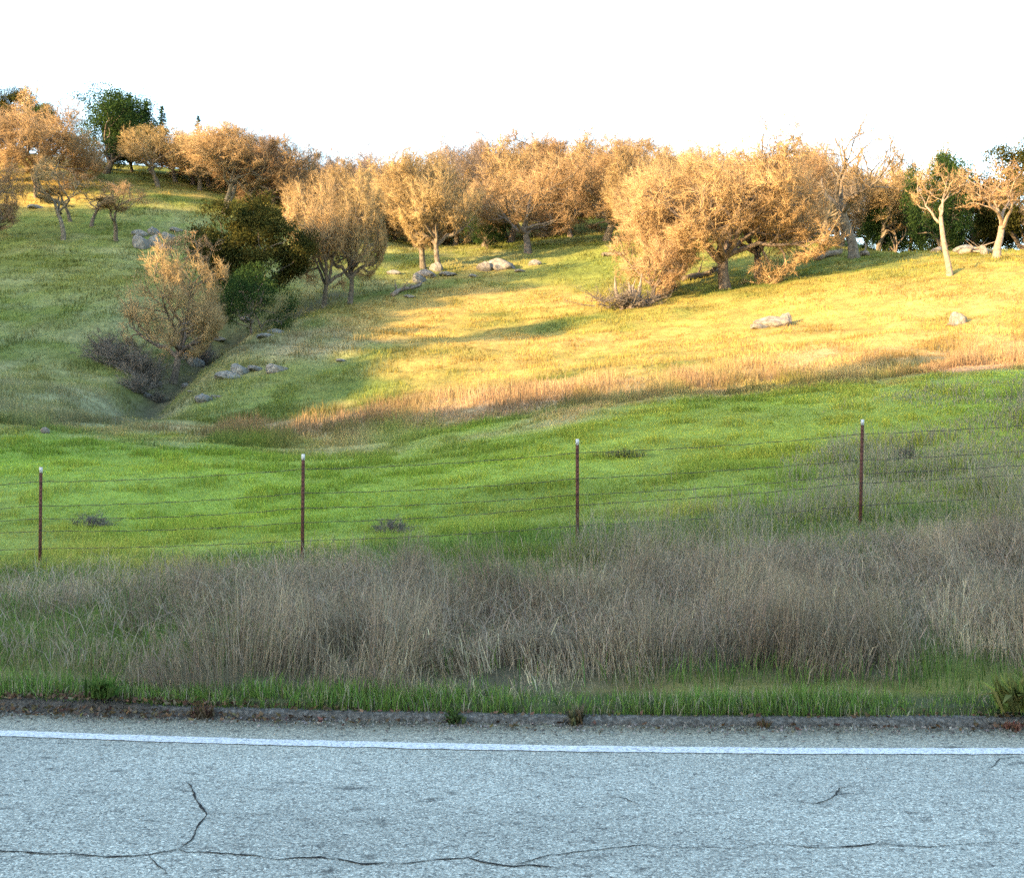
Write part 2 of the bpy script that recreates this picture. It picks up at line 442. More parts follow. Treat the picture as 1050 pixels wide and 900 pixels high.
# ------------------------------------------------------------------ road, edge line, kerb
def asphalt():
    m, nt, N, L, o = newmat('asphalt')
    p = N.new('ShaderNodeBsdfPrincipled'); L.new(p.outputs[0], o.inputs[0])
    p.inputs['Roughness'].default_value = .75; p.inputs['Specular IOR Level'].default_value = .35
    tc = N.new('ShaderNodeTexCoord')
    v = N.new('ShaderNodeTexVoronoi'); v.inputs['Scale'].default_value = 120
    n0 = N.new('ShaderNodeTexNoise'); n0.inputs['Scale'].default_value = 30; n0.inputs['Detail'].default_value = 3
    L.new(tc.outputs['Object'], n0.inputs['Vector'])
    ad = N.new('ShaderNodeVectorMath'); ad.operation = 'MULTIPLY_ADD'; ad.inputs[1].default_value = (.03, .03, .03)
    L.new(n0.outputs['Color'], ad.inputs[0]); L.new(tc.outputs['Object'], ad.inputs[2]); L.new(ad.outputs[0], v.inputs['Vector'])
    sx = N.new('ShaderNodeSeparateColor'); L.new(v.outputs['Color'], sx.inputs[0])
    r = ramp(N, [(0, (.125, .123, .105)), (.22, (.295, .295, .245)), (.72, (.435, .437, .365)), (1, (.68, .68, .57))])
    L.new(sx.outputs[0], r.inputs[0])
    # binder between stones
    r2 = ramp(N, [(.45, (1, 1, 1)), (.8, (.45, .45, .45))]); L.new(v.outputs['Distance'], r2.inputs[0])
    ml = N.new('ShaderNodeMix'); ml.data_type = 'RGBA'; ml.blend_type = 'MULTIPLY'; ml.inputs[0].default_value = .75
    L.new(r.outputs[0], ml.inputs[6]); L.new(r2.outputs[0], ml.inputs[7])
    # large worn / tyre-polished patches and ravelled pits
    n1 = N.new('ShaderNodeTexNoise'); n1.inputs['Scale'].default_value = .9; n1.inputs['Detail'].default_value = 6; n1.inputs['Roughness'].default_value = .6
    mp = N.new('ShaderNodeMapping'); mp.inputs['Scale'].default_value = (.5, 1.4, 1); L.new(tc.outputs['Object'], mp.inputs[0]); L.new(mp.outputs[0], n1.inputs['Vector'])
    r3 = ramp(N, [(.3, (.80, .80, .80)), (.7, (1.14, 1.14, 1.14))]); L.new(n1.outputs[0], r3.inputs[0])
    ml2 = N.new('ShaderNodeMix'); ml2.data_type = 'RGBA'; ml2.blend_type = 'MULTIPLY'; ml2.inputs[0].default_value = 1
    L.new(ml.outputs[2], ml2.inputs[6]); L.new(r3.outputs[0], ml2.inputs[7])
    n2 = N.new('ShaderNodeTexNoise'); n2.inputs['Scale'].default_value = 11; n2.inputs['Detail'].default_value = 5; n2.inputs['Roughness'].default_value = .7
    mp2 = N.new('ShaderNodeMapping'); mp2.inputs['Scale'].default_value = (.45, 1, 1); L.new(tc.outputs['Object'], mp2.inputs[0]); L.new(mp2.outputs[0], n2.inputs['Vector'])
    r4 = ramp(N, [(.33, (.22, .22, .22)), (.43, (1, 1, 1))]); L.new(n2.outputs[0], r4.inputs[0])
    ml3 = N.new('ShaderNodeMix'); ml3.data_type = 'RGBA'; ml3.blend_type = 'MULTIPLY'; ml3.inputs[0].default_value = .8
    L.new(ml2.outputs[2], ml3.inputs[6]); L.new(r4.outputs[0], ml3.inputs[7])
    # dusty brownish gutter beside the kerb
    a = N.new('ShaderNodeAttribute'); a.attribute_name = 'Col'
    ml4 = N.new('ShaderNodeMix'); ml4.data_type = 'RGBA'; ml4.blend_type = 'MULTIPLY'; ml4.inputs[0].default_value = 1
    L.new(ml3.outputs[2], ml4.inputs[6]); L.new(a.outputs['Color'], ml4.inputs[7]); L.new(ml4.outputs[2], p.inputs['Base Color'])
    hh = N.new('ShaderNodeMath'); hh.operation = 'SUBTRACT'; hh.inputs[0].default_value = 1; L.new(v.outputs['Distance'], hh.inputs[1])
    bp = N.new('ShaderNodeBump'); bp.inputs['Strength'].default_value = .7; bp.inputs['Distance'].default_value = .006
    L.new(hh.outputs[0], bp.inputs['Height']); L.new(bp.outputs[0], p.inputs['Normal'])
    return m
M['asphalt'] = asphalt()
rx = np.unique(np.concatenate([np.arange(-60, 60.1, 1.5), np.arange(-6, 6.01, .15)]))
def strip_mesh(name, offs, zs, mat, x=rx, jit=None, cols=None):
    V = []
    for oo, z in zip(offs, zs):
        yy = curve_y(KERB_Y, x) + oo + (jit(x, oo) if jit else 0)
        V.append(np.stack([x, yy, np.broadcast_to(z, x.shape)], 1))
    k = len(x); m = len(offs); V = np.concatenate(V)
    i = np.arange(m - 1)[:, None] * k + np.arange(k - 1)[None]
    q = np.stack([i, i + 1, i + k + 1, i + k], -1).reshape(-1, 4)
    return mesh_from(name, V, [q], mat, smooth=False, cols=cols)
roffs = [-14.5, -8, -4, -2, -1, -.62, -.5, -.35, -.2, -.1, .02]
rc = np.concatenate([np.tile(c, (len(rx), 1)) for c in
     [(1.0, 1.0, 1.0)] * 5 + [(.99, .985, .97), (.93, .90, .86), (.84, .80, .73), (.72, .67, .58), (.52, .47, .38), (.4, .35, .27)]])
road = link('road', strip_mesh('road', roffs, [0] * len(roffs), M['asphalt'], cols=rc))
tag(road, 'worn grey asphalt road with cracks along its near lane', 'road', kind='structure')

m, nt, N, L, o = newmat('road_paint')
p = N.new('ShaderNodeBsdfPrincipled'); L.new(p.outputs[0], o.inputs[0]); p.inputs['Roughness'].default_value = .6
tc = N.new('ShaderNodeTexCoord'); t = N.new('ShaderNodeTexNoise'); t.inputs['Scale'].default_value = 60; t.inputs['Detail'].default_value = 6; t.inputs['Roughness'].default_value = .7
L.new(tc.outputs['Object'], t.inputs['Vector'])
r = ramp(N, [(.40, (.26, .26, .25)), (.49, (.56, .56, .54)), (.7, (.74, .74, .71))]); L.new(t.outputs[0], r.inputs[0]); L.new(r.outputs[0], p.inputs['Base Color'])
bp = N.new('ShaderNodeBump'); bp.inputs['Strength'].default_value = .4; bp.inputs['Distance'].default_value = .004
L.new(t.outputs[0], bp.inputs['Height']); L.new(bp.outputs[0], p.inputs['Normal'])
M['paint'] = m
lx = np.unique(np.concatenate([np.arange(-60, 60.1, 1.5), np.arange(-6, 6.01, .025)]))
def ljit(x, oo): return .018 * (fbm(x * 1.0, x * 0 + oo * 7, .09, 3, 71) - .5) + .012 * (vnoise(x * 30, x * 0 + oo, 72) - .5)
lo = LINE_Y - KERB_Y
line = link('road_edge_line', strip_mesh('road_edge_line', [lo - .054, lo - .03, lo + .03, lo + .054], [.004] * 4, M['paint'], x=lx,
            jit=lambda x, oo: ljit(x, oo) if abs(abs(oo - lo) - .054) < 1e-6 else 0))
tag(line, 'solid white painted line along the edge of the road', 'road line', kind='structure')

# cracks: dark open joints, shallow ribbons lying on the surface
def road_pt(px, py): D = EYE * F / (py - 450); return np.array([(px - 525) * D / F, D])
CR = [([(-20,870),(0,872),(50,875),(110,880),(155,876),(180,871),(200,875),(240,876),(280,880),(325,880),(370,885),(415,884),(450,881.5),(480,880),(495,884),(525,887),(580,890)], .011),
      ([(180,871),(187,867),(197,860),(201,847),(212,835),(205,820),(197,810),(192,800)], .010),
      ([(480,880),(490,871),(500,868)], .006), ([(525,887),(555,877),(585,874),(625,869),(665,867),(715,870),(760,868),(795,867),(850,869),(905,866),(960,868),(1020,864),(1070,866)], .006),
      ([(812,822),(835,823),(850,818),(862,808),(876,803)], .006), ([(620,815),(640,818),(655,826)], .006), ([(955,823),(975,822),(1000,826)], .005),
      ([(1010,790),(1028,778),(1050,774)], .005), ([(190,866),(206,862),(220,858)], .005), ([(150,877),(163,888),(170,897)], .006)]
cm = MB(); rr = random.Random(4)
for poly, wd in CR:
    g = [road_pt(*q) for q in poly]; fine = []
    for a_, b_ in zip(g[:-1], g[1:]):
        k = max(2, int(np.linalg.norm(b_ - a_) / .018))
        for j in range(k): fine.append(a_ + (b_ - a_) * j / k)
    fine.append(g[-1]); fine = np.array(fine); m_ = len(fine)
    arc = np.arange(m_) * .02
    fine[:, 1] += .075 * (fbm(arc, arc * 0 + wd * 900, .14, 5, 81) - .5)
    fine[:, 0] += .05 * (fbm(arc, arc * 0 + wd * 500, .12, 4, 82) - .5)
    tg = np.gradient(fine, axis=0); tg /= np.linalg.norm(tg, axis=1)[:, None] + 1e-9
    nrm = np.stack([-tg[:, 1], tg[:, 0]], 1)
    w_ = wd * (.26 + 2.9 * fbm(arc, arc * 0 + wd * 77, .08, 4, 83) ** 2.6) * np.minimum(1, np.minimum(np.arange(m_), m_ - 1 - np.arange(m_)) / 6 + .1)
    V = np.concatenate([np.c_[fine - nrm * w_[:, None] * .5, np.full(m_, .003)], np.c_[fine + nrm * w_[:, None] * .5, np.full(m_, .003)]])
    ii = np.arange(m_ - 1); cm.add(V, np.stack([ii, ii + 1, ii + 1 + m_, ii + m_], 1))
M['crack'] = noise_mat('crack', (.012, .012, .012), (.05, .046, .04), 60, 3, .95, 0, 0, spec=.1)
ck = link('crack', cm.mesh('crack', M['crack']), road)

# kerb: low asphalt berm with a worn round top
M['kerb'] = noise_mat('kerb', (.03, .027, .022), (.105, .096, .08), 45, 10, .9, 1, .015, c3=(.25, .235, .205))
kx = np.unique(np.concatenate([np.arange(-60, 60.1, 1.5), np.arange(-6.5, 6.51, .05)]))
prof = [(-.012, -.02), (-.006, .012), (.008, .030), (.022, .040), (.045, .044), (.07, .042), (.095, .03), (.11, -.04)]
V = []
for j, (oo, z) in enumerate(prof):
    wv = .02 * (fbm(kx, kx * 0 + j * .3, .35, 4, 75) - .5)
    V.append(np.stack([kx, curve_y(KERB_Y, kx) + oo + (wv if 0 < j < 7 else 0), z + (wv * (1 if z > .05 else .4))], 1))
kq = len(kx); i = np.arange(len(prof) - 1)[:, None] * kq + np.arange(kq - 1)[None]
kerb = link('kerb', mesh_from('kerb', np.concatenate(V), [np.stack([i, i + 1, i + kq + 1, i + kq], -1).reshape(-1, 4)], M['kerb'], smooth=True))
tag(kerb, 'low dirty kerb between road and grass verge', 'kerb', kind='structure')

# ------------------------------------------------------------------ grass
def blades(x, y, z, h, w, lean, az, col_b, col_t, curl=.6, mid=.5, wmid=.8):
    """three-level blades: (base pair, mid pair, tip)"""
    m = len(x); fa = rng.uniform(0, math.pi, m)
    wx, wy = np.cos(fa) * w * .5, np.sin(fa) * w * .5
    dx, dy = np.cos(az) * lean, np.sin(az) * lean
    hm = h * mid
    b1 = np.stack([x - wx, y - wy, z], 1); b2 = np.stack([x + wx, y + wy, z], 1)
    mx_, my_ = x + dx * h * mid * curl, y + dy * h * mid * curl
    m1 = np.stack([mx_ - wx * wmid, my_ - wy * wmid, z + hm], 1); m2 = np.stack([mx_ + wx * wmid, my_ + wy * wmid, z + hm], 1)
    zt = z + h * np.sqrt(np.maximum(.08, 1 - np.minimum(lean, .96) ** 2))
    t = np.stack([x + dx * h, y + dy * h, np.maximum(zt, z + hm * .6)], 1)
    V = np.stack([b1, b2, m1, m2, t], 1).reshape(-1, 3)
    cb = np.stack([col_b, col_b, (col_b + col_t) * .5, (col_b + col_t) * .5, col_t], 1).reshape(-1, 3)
    i = np.arange(m)[:, None] * 5
    return V, i + np.array([[0, 1, 3, 2]]), i + np.array([[2, 3, 4]]), cb
class Grass:
    def __init__(s): s.V = []; s.q = []; s.t = []; s.c = []; s.n = 0
    def add(s, r):
        V, q, t, c = r; s.V.append(V); s.q.append(q + s.n); s.t.append(t + s.n); s.c.append(c); s.n += len(V)
    def make(s, name, mat, label, cat='grass'):
        me = mesh_from(name, np.concatenate(s.V), [np.concatenate(s.q), np.concatenate(s.t)], mat, cols=np.concatenate(s.c))
        return tag(link(name, me), label, cat, kind='stuff')
def zat(x, y): return height(x, y) - .01
def jit_col(c, m, v=.2, hue=.08):
    k = (1 + rng.normal(0, v, m)).clip(.45, 1.7)[:, None]
    return np.clip(c * k * (1 + rng.normal(0, hue, (m, 3))), .004, .8)

# tall dead grass on the verge
def wedge(m, y0, y1, margin=2.0, power=1.0):
    y = y0 + (y1 - y0) * rng.random(m) ** power
    x = rng.uniform(-1, 1, m) * (.475 * y + margin)
    return x, y
NT = 400000
y = rng.uniform(6.4, 15.5, NT); x = rng.uniform(-9.5, 9.5, NT)
keep = (np.abs(x) < .475 * y + 2.2); x, y = x[keep], y[keep]
dn = strip_dry(x, y)
cl = sstep(.28, .62, fbm(x, y, .26, 2, 64))
keep = rng.random(len(x)) < dn * (.06 + .94 * cl); x, y, dn = x[keep], y[keep], dn[keep]
m_ = len(x)
hn = fbm(x, y, 1.1, 3, 65); k_ = y - curve_y(KERB_Y, x)
tus = fbm(x, y, .55, 2, 165)
h = (.08 + .36 * sstep(.3, .7, hn) + .34 * sstep(.35, .75, tus)) * rng.uniform(.5, 1.2, m_) * (.5 + .5 * dn) * (.6 + .4 * sstep(.2, .9, k_))
an = 2 * math.pi * fbm(x, y, 1.3, 2, 66) * 2; az = an + rng.normal(0, .5, m_)
lean = np.clip(np.abs(rng.normal(.3, .34, m_)) + .8 * sstep(.52, .72, fbm(x, y, .7, 2, 67)), 0, .93)
pal = np.array([[.30, .228, .142], [.36, .28, .172], [.49, .40, .25], [.225, .162, .104], [.32, .25, .168]])
mixn = fbm(x, y, 1.5, 3, 68)
idx = np.clip((mixn * 5 + rng.normal(0, .8, m_)).astype(int), 0, 4)
lowf = (1 + .3 * sstep(1.5, 5, x) * sstep(.4, .6, fbm(x, y, 1.2, 3, 169))) * (.5 + 1.0 * fbm(x, y, .8, 3, 166)) * (.85 + .3 * fbm(x, y, 3, 2, 167))
ct = lowf[:, None] * jit_col(pal[np.array([3, 0, 4, 1, 2])[idx]], m_, .14, .04)
G = Grass()
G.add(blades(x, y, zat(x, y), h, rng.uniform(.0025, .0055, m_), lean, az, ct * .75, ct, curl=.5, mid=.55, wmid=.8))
# seed heads and side branches: short fine bits near the stem tips
sel = rng.random(m_) < .28; xs_, ys_, hs_ = x[sel], y[sel], h[sel]; q_ = len(xs_)
ln = lean[sel]; z_ = zat(xs_, ys_) + hs_ * np.sqrt(1 - ln ** 2) * rng.uniform(.6, .95, q_)
fx = xs_ + np.cos(az[sel]) * ln * hs_ * .8; fy = ys_ + np.sin(az[sel]) * ln * hs_ * .8
c_ = np.clip(ct[sel] * rng.uniform(.7, 1.1, q_)[:, None], 0, .7)
G.add(blades(fx, fy, z_, rng.uniform(.06, .16, q_), rng.uniform(.002, .005, q_), rng.uniform(.2, .9, q_), rng.uniform(0, 6.28, q_), c_, c_, wmid=1.2))
# flattened straw
q_ = 60000; x2 = rng.uniform(-9.5, 9.5, q_); y2 = rng.uniform(6.9, 15, q_)
kp = rng.random(q_) < strip_dry(x2, y2); x2, y2 = x2[kp], y2[kp]; q_ = len(x2)
c_ = jit_col(np.array([.31, .25, .175]), q_, .2, .05)
G.add(blades(x2, y2, zat(x2, y2) + rng.uniform(.0, .28, q_), rng.uniform(.25, .6, q_), rng.uniform(.003, .006, q_), rng.uniform(.85, .96, q_), rng.uniform(0, 6.28, q_), c_, c_, mid=.2))
G.make('dry_grass', M['stalk'], 'tall dead brown grass on the verge between kerb and wire fence')

# green grass growing through it, and the bright band behind the kerb
G = Grass()
q_ = 100000; x2 = rng.uniform(-9.5, 9.5, q_); y2 = rng.uniform(6.35, 15.5, q_); k_ = y2 - curve_y(KERB_Y, x2)
pr = (1 - strip_dry(x2, y2)) * (.45 + .55 * sstep(.35, .6, fbm(x2, y2, .5, 2, 69))) + .13
kp = (rng.random(q_) < pr) & (k_ > .5) & (np.abs(x2) < .475 * y2 + 2.2); x2, y2 = x2[kp], y2[kp]; q_ = len(x2)
c_ = jit_col(np.array([.14, .205, .05]), q_, .25, .1)
G.add(blades(x2, y2, zat(x2, y2), rng.uniform(.08, .24, q_), rng.uniform(.004, .008, q_), np.clip(np.abs(rng.normal(.3, .25, q_)), 0, .9), rng.uniform(0, 6.28, q_), c_ * .75, c_))
q_ = 42000; x2 = rng.uniform(-9, 9, q_); k2 = .03 + np.abs(rng.normal(.12, .13, q_))
lush = sstep(.25, .7, fbm(x2, k2, .5, 3, 70)); kp = rng.random(q_) < (.3 + .7 * lush); x2, k2, lush = x2[kp], k2[kp], lush[kp]; q_ = len(x2); y2 = curve_y(KERB_Y, x2) + k2
kp = (x2 > -1e9); c_ = jit_col(np.array([.17, .26, .055]), q_, .25, .1)
dryb = rng.random(q_) < .16; c_[dryb] = jit_col(np.array([.42, .36, .23]), int(dryb.sum()), .2, .05)
G.add(blades(x2, y2, np.maximum(zat(x2, y2), .035), rng.uniform(.03, .14, q_) * (.55 + .6 * lush), rng.uniform(.003, .007, q_), np.clip(np.abs(rng.normal(.3, .25, q_)), 0, .9), rng.uniform(0, 6.28, q_), c_ * .7, c_))
G.make('verge_grass', M['blade'], 'fresh green grass sprouting behind the kerb and between dead stalks')

# short field grass beyond the fence
G = Grass()
NF = 300000
y2 = 12 + 26 * rng.random(NF) ** 1.25; x2 = rng.uniform(-1, 1, NF) * (.475 * y2 + 2.5)
kp = rng.random(NF) < 1 - .85 * strip_dry(x2, y2)
x2, y2 = x2[kp], y2[kp]; q_ = len(x2)
c_, wv = veg_colour(x2, y2); tuft = sstep(.5, .72, fbm(x2, y2, .9, 3, 73)); tf2 = sstep(.35, .7, fbm(x2, y2 * .5, 3.2, 3, 78))
c_ = c_ * (1.03 + .26 * tf2 - .1 * tuft)[:, None]; c_[:, 0] *= .98 + .2 * tf2
dryf = sstep(.0, .45, (x2 - 1.5) / 9 + (17 - y2) / 12 + .9 * (fbm(x2, y2, 2.2, 3, 79) - .5)) * .75
isd = rng.random(q_) < dryf * .62
c_ = jit_col(c_ * 1.15, q_, .13, .05); c_[isd] = jit_col(np.array([.33, .285, .18]), int(isd.sum()), .15, .04)
hh_ = rng.uniform(.04, .11, q_) * (.6 + 2.0 * tuft) * (1 + 1.3 * dryf)
hh_[isd] *= 1.7
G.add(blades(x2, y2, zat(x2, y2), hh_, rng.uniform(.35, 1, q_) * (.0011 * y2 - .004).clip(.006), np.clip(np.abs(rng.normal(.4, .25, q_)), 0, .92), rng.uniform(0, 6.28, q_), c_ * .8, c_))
G.make('field_grass', M['blade'], 'short bright green grass covering the field beyond the fence')

# tufted grass of the hillsides
G = Grass()
NH = 330000
y2 = 35 + 105 * rng.random(NH) ** 1.35; x2 = rng.uniform(-1, 1, NH) * (.475 * y2 + 4)
c_, wv = veg_colour(x2, y2); q_ = NH
c_ = jit_col(c_, q_, .1, .03)
clump = sstep(.38, .62, fbm(x2, y2 * .6, 1.3, 3, 74)) * 1.4; c_ = c_ * (.72 + .5 * sstep(.3, .65, fbm(x2, y2 * .45, 1.9, 3, 76)))[:, None]
hh_ = rng.uniform(.06, .2, q_) * (.35 + clump) * (1 + 1.5 * np.clip(wv[:, 1], 0, 1) + .7 * np.clip(wv[:, 2], 0, 1) - .3 * np.clip(wv[:, 0], 0, 1))
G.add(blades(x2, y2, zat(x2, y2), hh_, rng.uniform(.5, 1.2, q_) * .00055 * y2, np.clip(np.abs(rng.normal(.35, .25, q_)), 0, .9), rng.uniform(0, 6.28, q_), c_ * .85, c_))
G.make('hill_grass', M['blade'], 'tufted green and straw coloured grass covering the hillsides')

# leaf litter and grit along the kerb
G = Grass()
q_ = 9000; x2 = rng.uniform(-6.5, 6.5, q_); pr = np.clip(sstep(1.0, -3.2, x2) * .9 if False else (1 - sstep(-3.4, .2, x2)) * .9 + .10 + .6 * sstep(2.45, 3.0, x2), 0, 1)
kp = rng.random(q_) < pr; x2 = x2[kp]; q_ = len(x2); k2 = rng.normal(.03, .085, q_); y2 = curve_y(KERB_Y, x2) + k2
zz = np.where(k2 < -.01, .01, np.where(k2 < .10, .047, .06)) + .03 * (1 - sstep(-2.6, -.4, x2)) * np.exp(-((k2 - .05) / .1) ** 2); c_ = jit_col(np.array([.13, .085, .05]), q_, .4, .12)
G.add(blades(x2, y2, zz, rng.uniform(.012, .035, q_), rng.uniform(.008, .024, q_), rng.uniform(.6, .96, q_), rng.uniform(0, 6.28, q_), c_, c_, mid=.35, wmid=1.3))
q_ = 5000; x2 = rng.uniform(-6.5, 6.5, q_); k2 = -np.abs(rng.normal(0, .10, q_)) - .02; y2 = curve_y(KERB_Y, x2) + k2
c_ = jit_col(np.array([.22, .2, .17]), q_, .45, .05)
G.add(blades(x2, y2, np.full(q_, .003), rng.uniform(.006, .018, q_), rng.uniform(.006, .016, q_), rng.uniform(.5, .9, q_), rng.uniform(0, 6.28, q_), c_, c_, mid=.5, wmid=1.1))
# soil clods heaped over the kerb at one end
G.make('leaf_litter', M['litter'], 'brown dead leaves and grit lying along the kerb', 'litter')

# soil and leaf mould spilling over the kerb at its littered end
M['soil'] = noise_mat('soil', (.03, .026, .02), (.17, .145, .115), 55, 10, .95, 1, .02, spec=.1)
dx = np.arange(-7.5, 4.2, .03); dk = np.array([-.2, -.15, -.11, -.08, -.05, -.02, .01, .04, .07, .1, .13, .16, .2, .25])
DXX, DKK = np.meshgrid(dx, dk)
pile = (1 - sstep(-2.6, -.4, DXX)) * .052 + .012 + .07 * sstep(2.4, 3.0, DXX)
prof_ = np.exp(-((DKK - .05) / .10) ** 2)
DZ = pile * prof_ * (.35 + 1.3 * fbm(DXX, DKK * 1.5, .32, 4, 171)) + .035 * (fbm(DXX, DKK, .05, 3, 172) - .5) - .012 - .03 * (DKK < -.17) - .05 * sstep(-.1, -.19, DKK)
nxx = len(dx); i = np.arange(len(dk) - 1)[:, None] * nxx + np.arange(nxx - 1)[None]
so_ = link('dirt', mesh_from('dirt', np.stack([DXX.ravel(), (DKK + curve_y(KERB_Y, DXX)).ravel(), DZ.ravel()], 1), [np.stack([i, i + 1, i + nxx + 1, i + nxx], -1).reshape(-1, 4)], M['soil']))
tag(so_, 'brown soil and leaf mould spilling over the low kerb', 'dirt', kind='stuff')

# ------------------------------------------------------------------ trees
def rot_about(v, ax, a):
    ax = ax / (np.linalg.norm(ax) + 1e-9)
    return v * math.cos(a) + np.cross(ax, v) * math.sin(a) + ax * np.dot(ax, v) * (1 - math.cos(a))
def off_dir(d, ang, r):
    p = np.cross(d, np.array([r.gauss(0, 1), r.gauss(0, 1), r.gauss(0, 1)]))
    v = rot_about(d, p, ang); return v / np.linalg.norm(v)
def skeleton(seed, H=10., rad=.32, trunk=.24, limbs=4, n2=5, n3=6, n4=6, spread=55, up=.10, crook=.22, stems=1, lean=0., Ls=(.42, .26, .15, .085), droop=0., env=None):
    """returns branch polylines by level: list of (level, pts, radii)"""
    r = random.Random(seed); out = []
    def grow_(p, d, L, ra, rb, lv, nseg, trop, ck):
        pts_ = [p.copy()]; ds = [d]
        for k in range(nseg):
            d = d + np.array([r.gauss(0, ck), r.gauss(0, ck), r.gauss(0, ck) + trop]); d = d / np.linalg.norm(d)
            p = p + d * (L / nseg); pts_.append(p.copy()); ds.append(d)
        rads = [ra + (rb - ra) * k / nseg for k in range(nseg + 1)]
        out.append((lv, np.array(pts_), np.array(rads))); return pts_, ds, rads
    def at(pts_, ds, rads, t):
        f = t * (len(pts_) - 1); k = min(int(f), len(pts_) - 2); g = f - k
        return pts_[k] + (pts_[k + 1] - pts_[k]) * g, ds[k + 1], rads[k] + (rads[k + 1] - rads[k]) * g
    for s_ in range(stems):
        a0 = r.uniform(0, 6.28)
        p0 = np.array([math.cos(a0) * .25 * (stems > 1), math.sin(a0) * .25 * (stems > 1), -.35])
        d0 = np.array([lean + math.cos(a0) * .25 * (stems > 1) + r.gauss(0, .06), r.gauss(0, .08), 1.]); d0 /= np.linalg.norm(d0)
        T = grow_(p0, d0, trunk * H + .35, rad / math.sqrt(stems), rad * .62 / math.sqrt(stems), 0, 6, .02, .10)
        T[2][0] *= 1.35; out[-1][2][0] *= 1.35; out[-1][2][1] *= 1.05
        nl = max(2, limbs // stems + (1 if stems > 1 else 0)); ph = r.uniform(0, 6.28)
        for i in range(nl):
            t = 1.0 if i < 2 else r.uniform(.72, 1); p, d, ra = at(*T, t)
            a = ph + i * 2 * math.pi / nl + r.uniform(-.5, .5); tilt = R(spread) * (.25 if (i == 0 and stems == 1) else r.uniform(.35, 1.12))
            v = np.array([math.cos(a) * math.sin(tilt), math.sin(a) * math.sin(tilt), math.cos(tilt)])
            B = grow_(p, v, Ls[0] * H * r.uniform(.8, 1.12), ra * .72, ra * .22, 1, 7, up * .5, crook)
            m2 = n2 + r.randint(-1, 1)
            for j in range(m2):
                p, d, ra2 = at(*B, .28 + .72 * (j + r.random()) / m2 if j else 1.)
                v = off_dir(d, R(r.uniform(28, 62)), r); v[2] += up - droop * (1 - t); v /= np.linalg.norm(v)
                B2 = grow_(p, v, Ls[1] * H * r.uniform(.7, 1.2), ra2 * .72, max(.026, ra2 * .3), 2, 5, up * .5 - droop * .35, crook * 1.1)
                for k in range(n3):
                    p, d, ra3 = at(*B2, .2 + .8 * (k + r.random()) / n3 if k else 1.)
                    v = off_dir(d, R(r.uniform(25, 65)), r)
                    B3 = grow_(p, v, Ls[2] * H * r.uniform(.65, 1.25), max(.014, ra3 * .65), .008, 3, 4, up * .4 - droop * .3, crook * 1.3)
                    for q in range(n4):
                        p, d, ra4 = at(*B3, .15 + .85 * (q + r.random()) / n4)
                        v = off_dir(d, R(r.uniform(20, 65)), r)
                        e = p + v * Ls[3] * H * r.uniform(.6, 1.3) + np.array([0, 0, r.gauss(0, .05)])
                        out.append((4, np.array([p, e]), np.array([.009, .004])))
    if env:
        ec = np.array([lean * H * .5, 0, env[0] * H]); er = np.array([env[1], env[1], env[2]]) * H; ph_ = r.uniform(0, 50)
        tt_ = np.array([lean * trunk * H, 0, trunk * H])
        if stems == 1: tt_ = out[0][1][-1]
        def squash(p):
            q = (p - ec) / er; rad_ = np.linalg.norm(q, axis=1) + 1e-6; u_ = q / rad_[:, None]
            lump = .70 + .50 * fbm(np.arctan2(u_[:, 1], u_[:, 0]) * 1.0 + ph_, u_[:, 2] * 1.6 + ph_, .55, 2, seed)
            rr2 = rad_ / lump
            f_ = np.where(rr2 < .62, rr2, .62 + .44 * (1 - np.exp(-(rr2 - .62) / .44))) * lump
            g_ = sstep(.01 * H, .16 * H, np.linalg.norm(p - tt_, axis=1))[:, None]
            return p * (1 - g_) + (ec + u_ * f_[:, None] * er) * g_
        out = [(lv, p if lv == 0 else squash(p), ra) for lv, p, ra in out]
    return out
def clump_faces(cent, rad, per, size, seed):
    """leaf sprays: many small quads scattered about clump centres"""
    g = np.random.default_rng(seed); m = len(cent) * per
    c = np.repeat(cent, per, 0) + g.normal(0, 1, (m, 3)) * np.repeat(np.broadcast_to(rad, (len(cent),)), per)[:, None] * np.array([1, 1, .7])
    a = g.normal(0, 1, (m, 3)); a /= np.linalg.norm(a, axis=1)[:, None]
    b = np.cross(a, g.normal(0, 1, (m, 3))); b /= np.linalg.norm(b, axis=1)[:, None]
    s = (size * g.uniform(.6, 1.3, m))[:, None]
    V = np.stack([c - a * s, c + b * s * .5, c + a * s, c - b * s * .5], 1).reshape(-1, 3)
    i = np.arange(m)[:, None] * 4
    return V, i + np.array([[0, 1, 2, 3]])
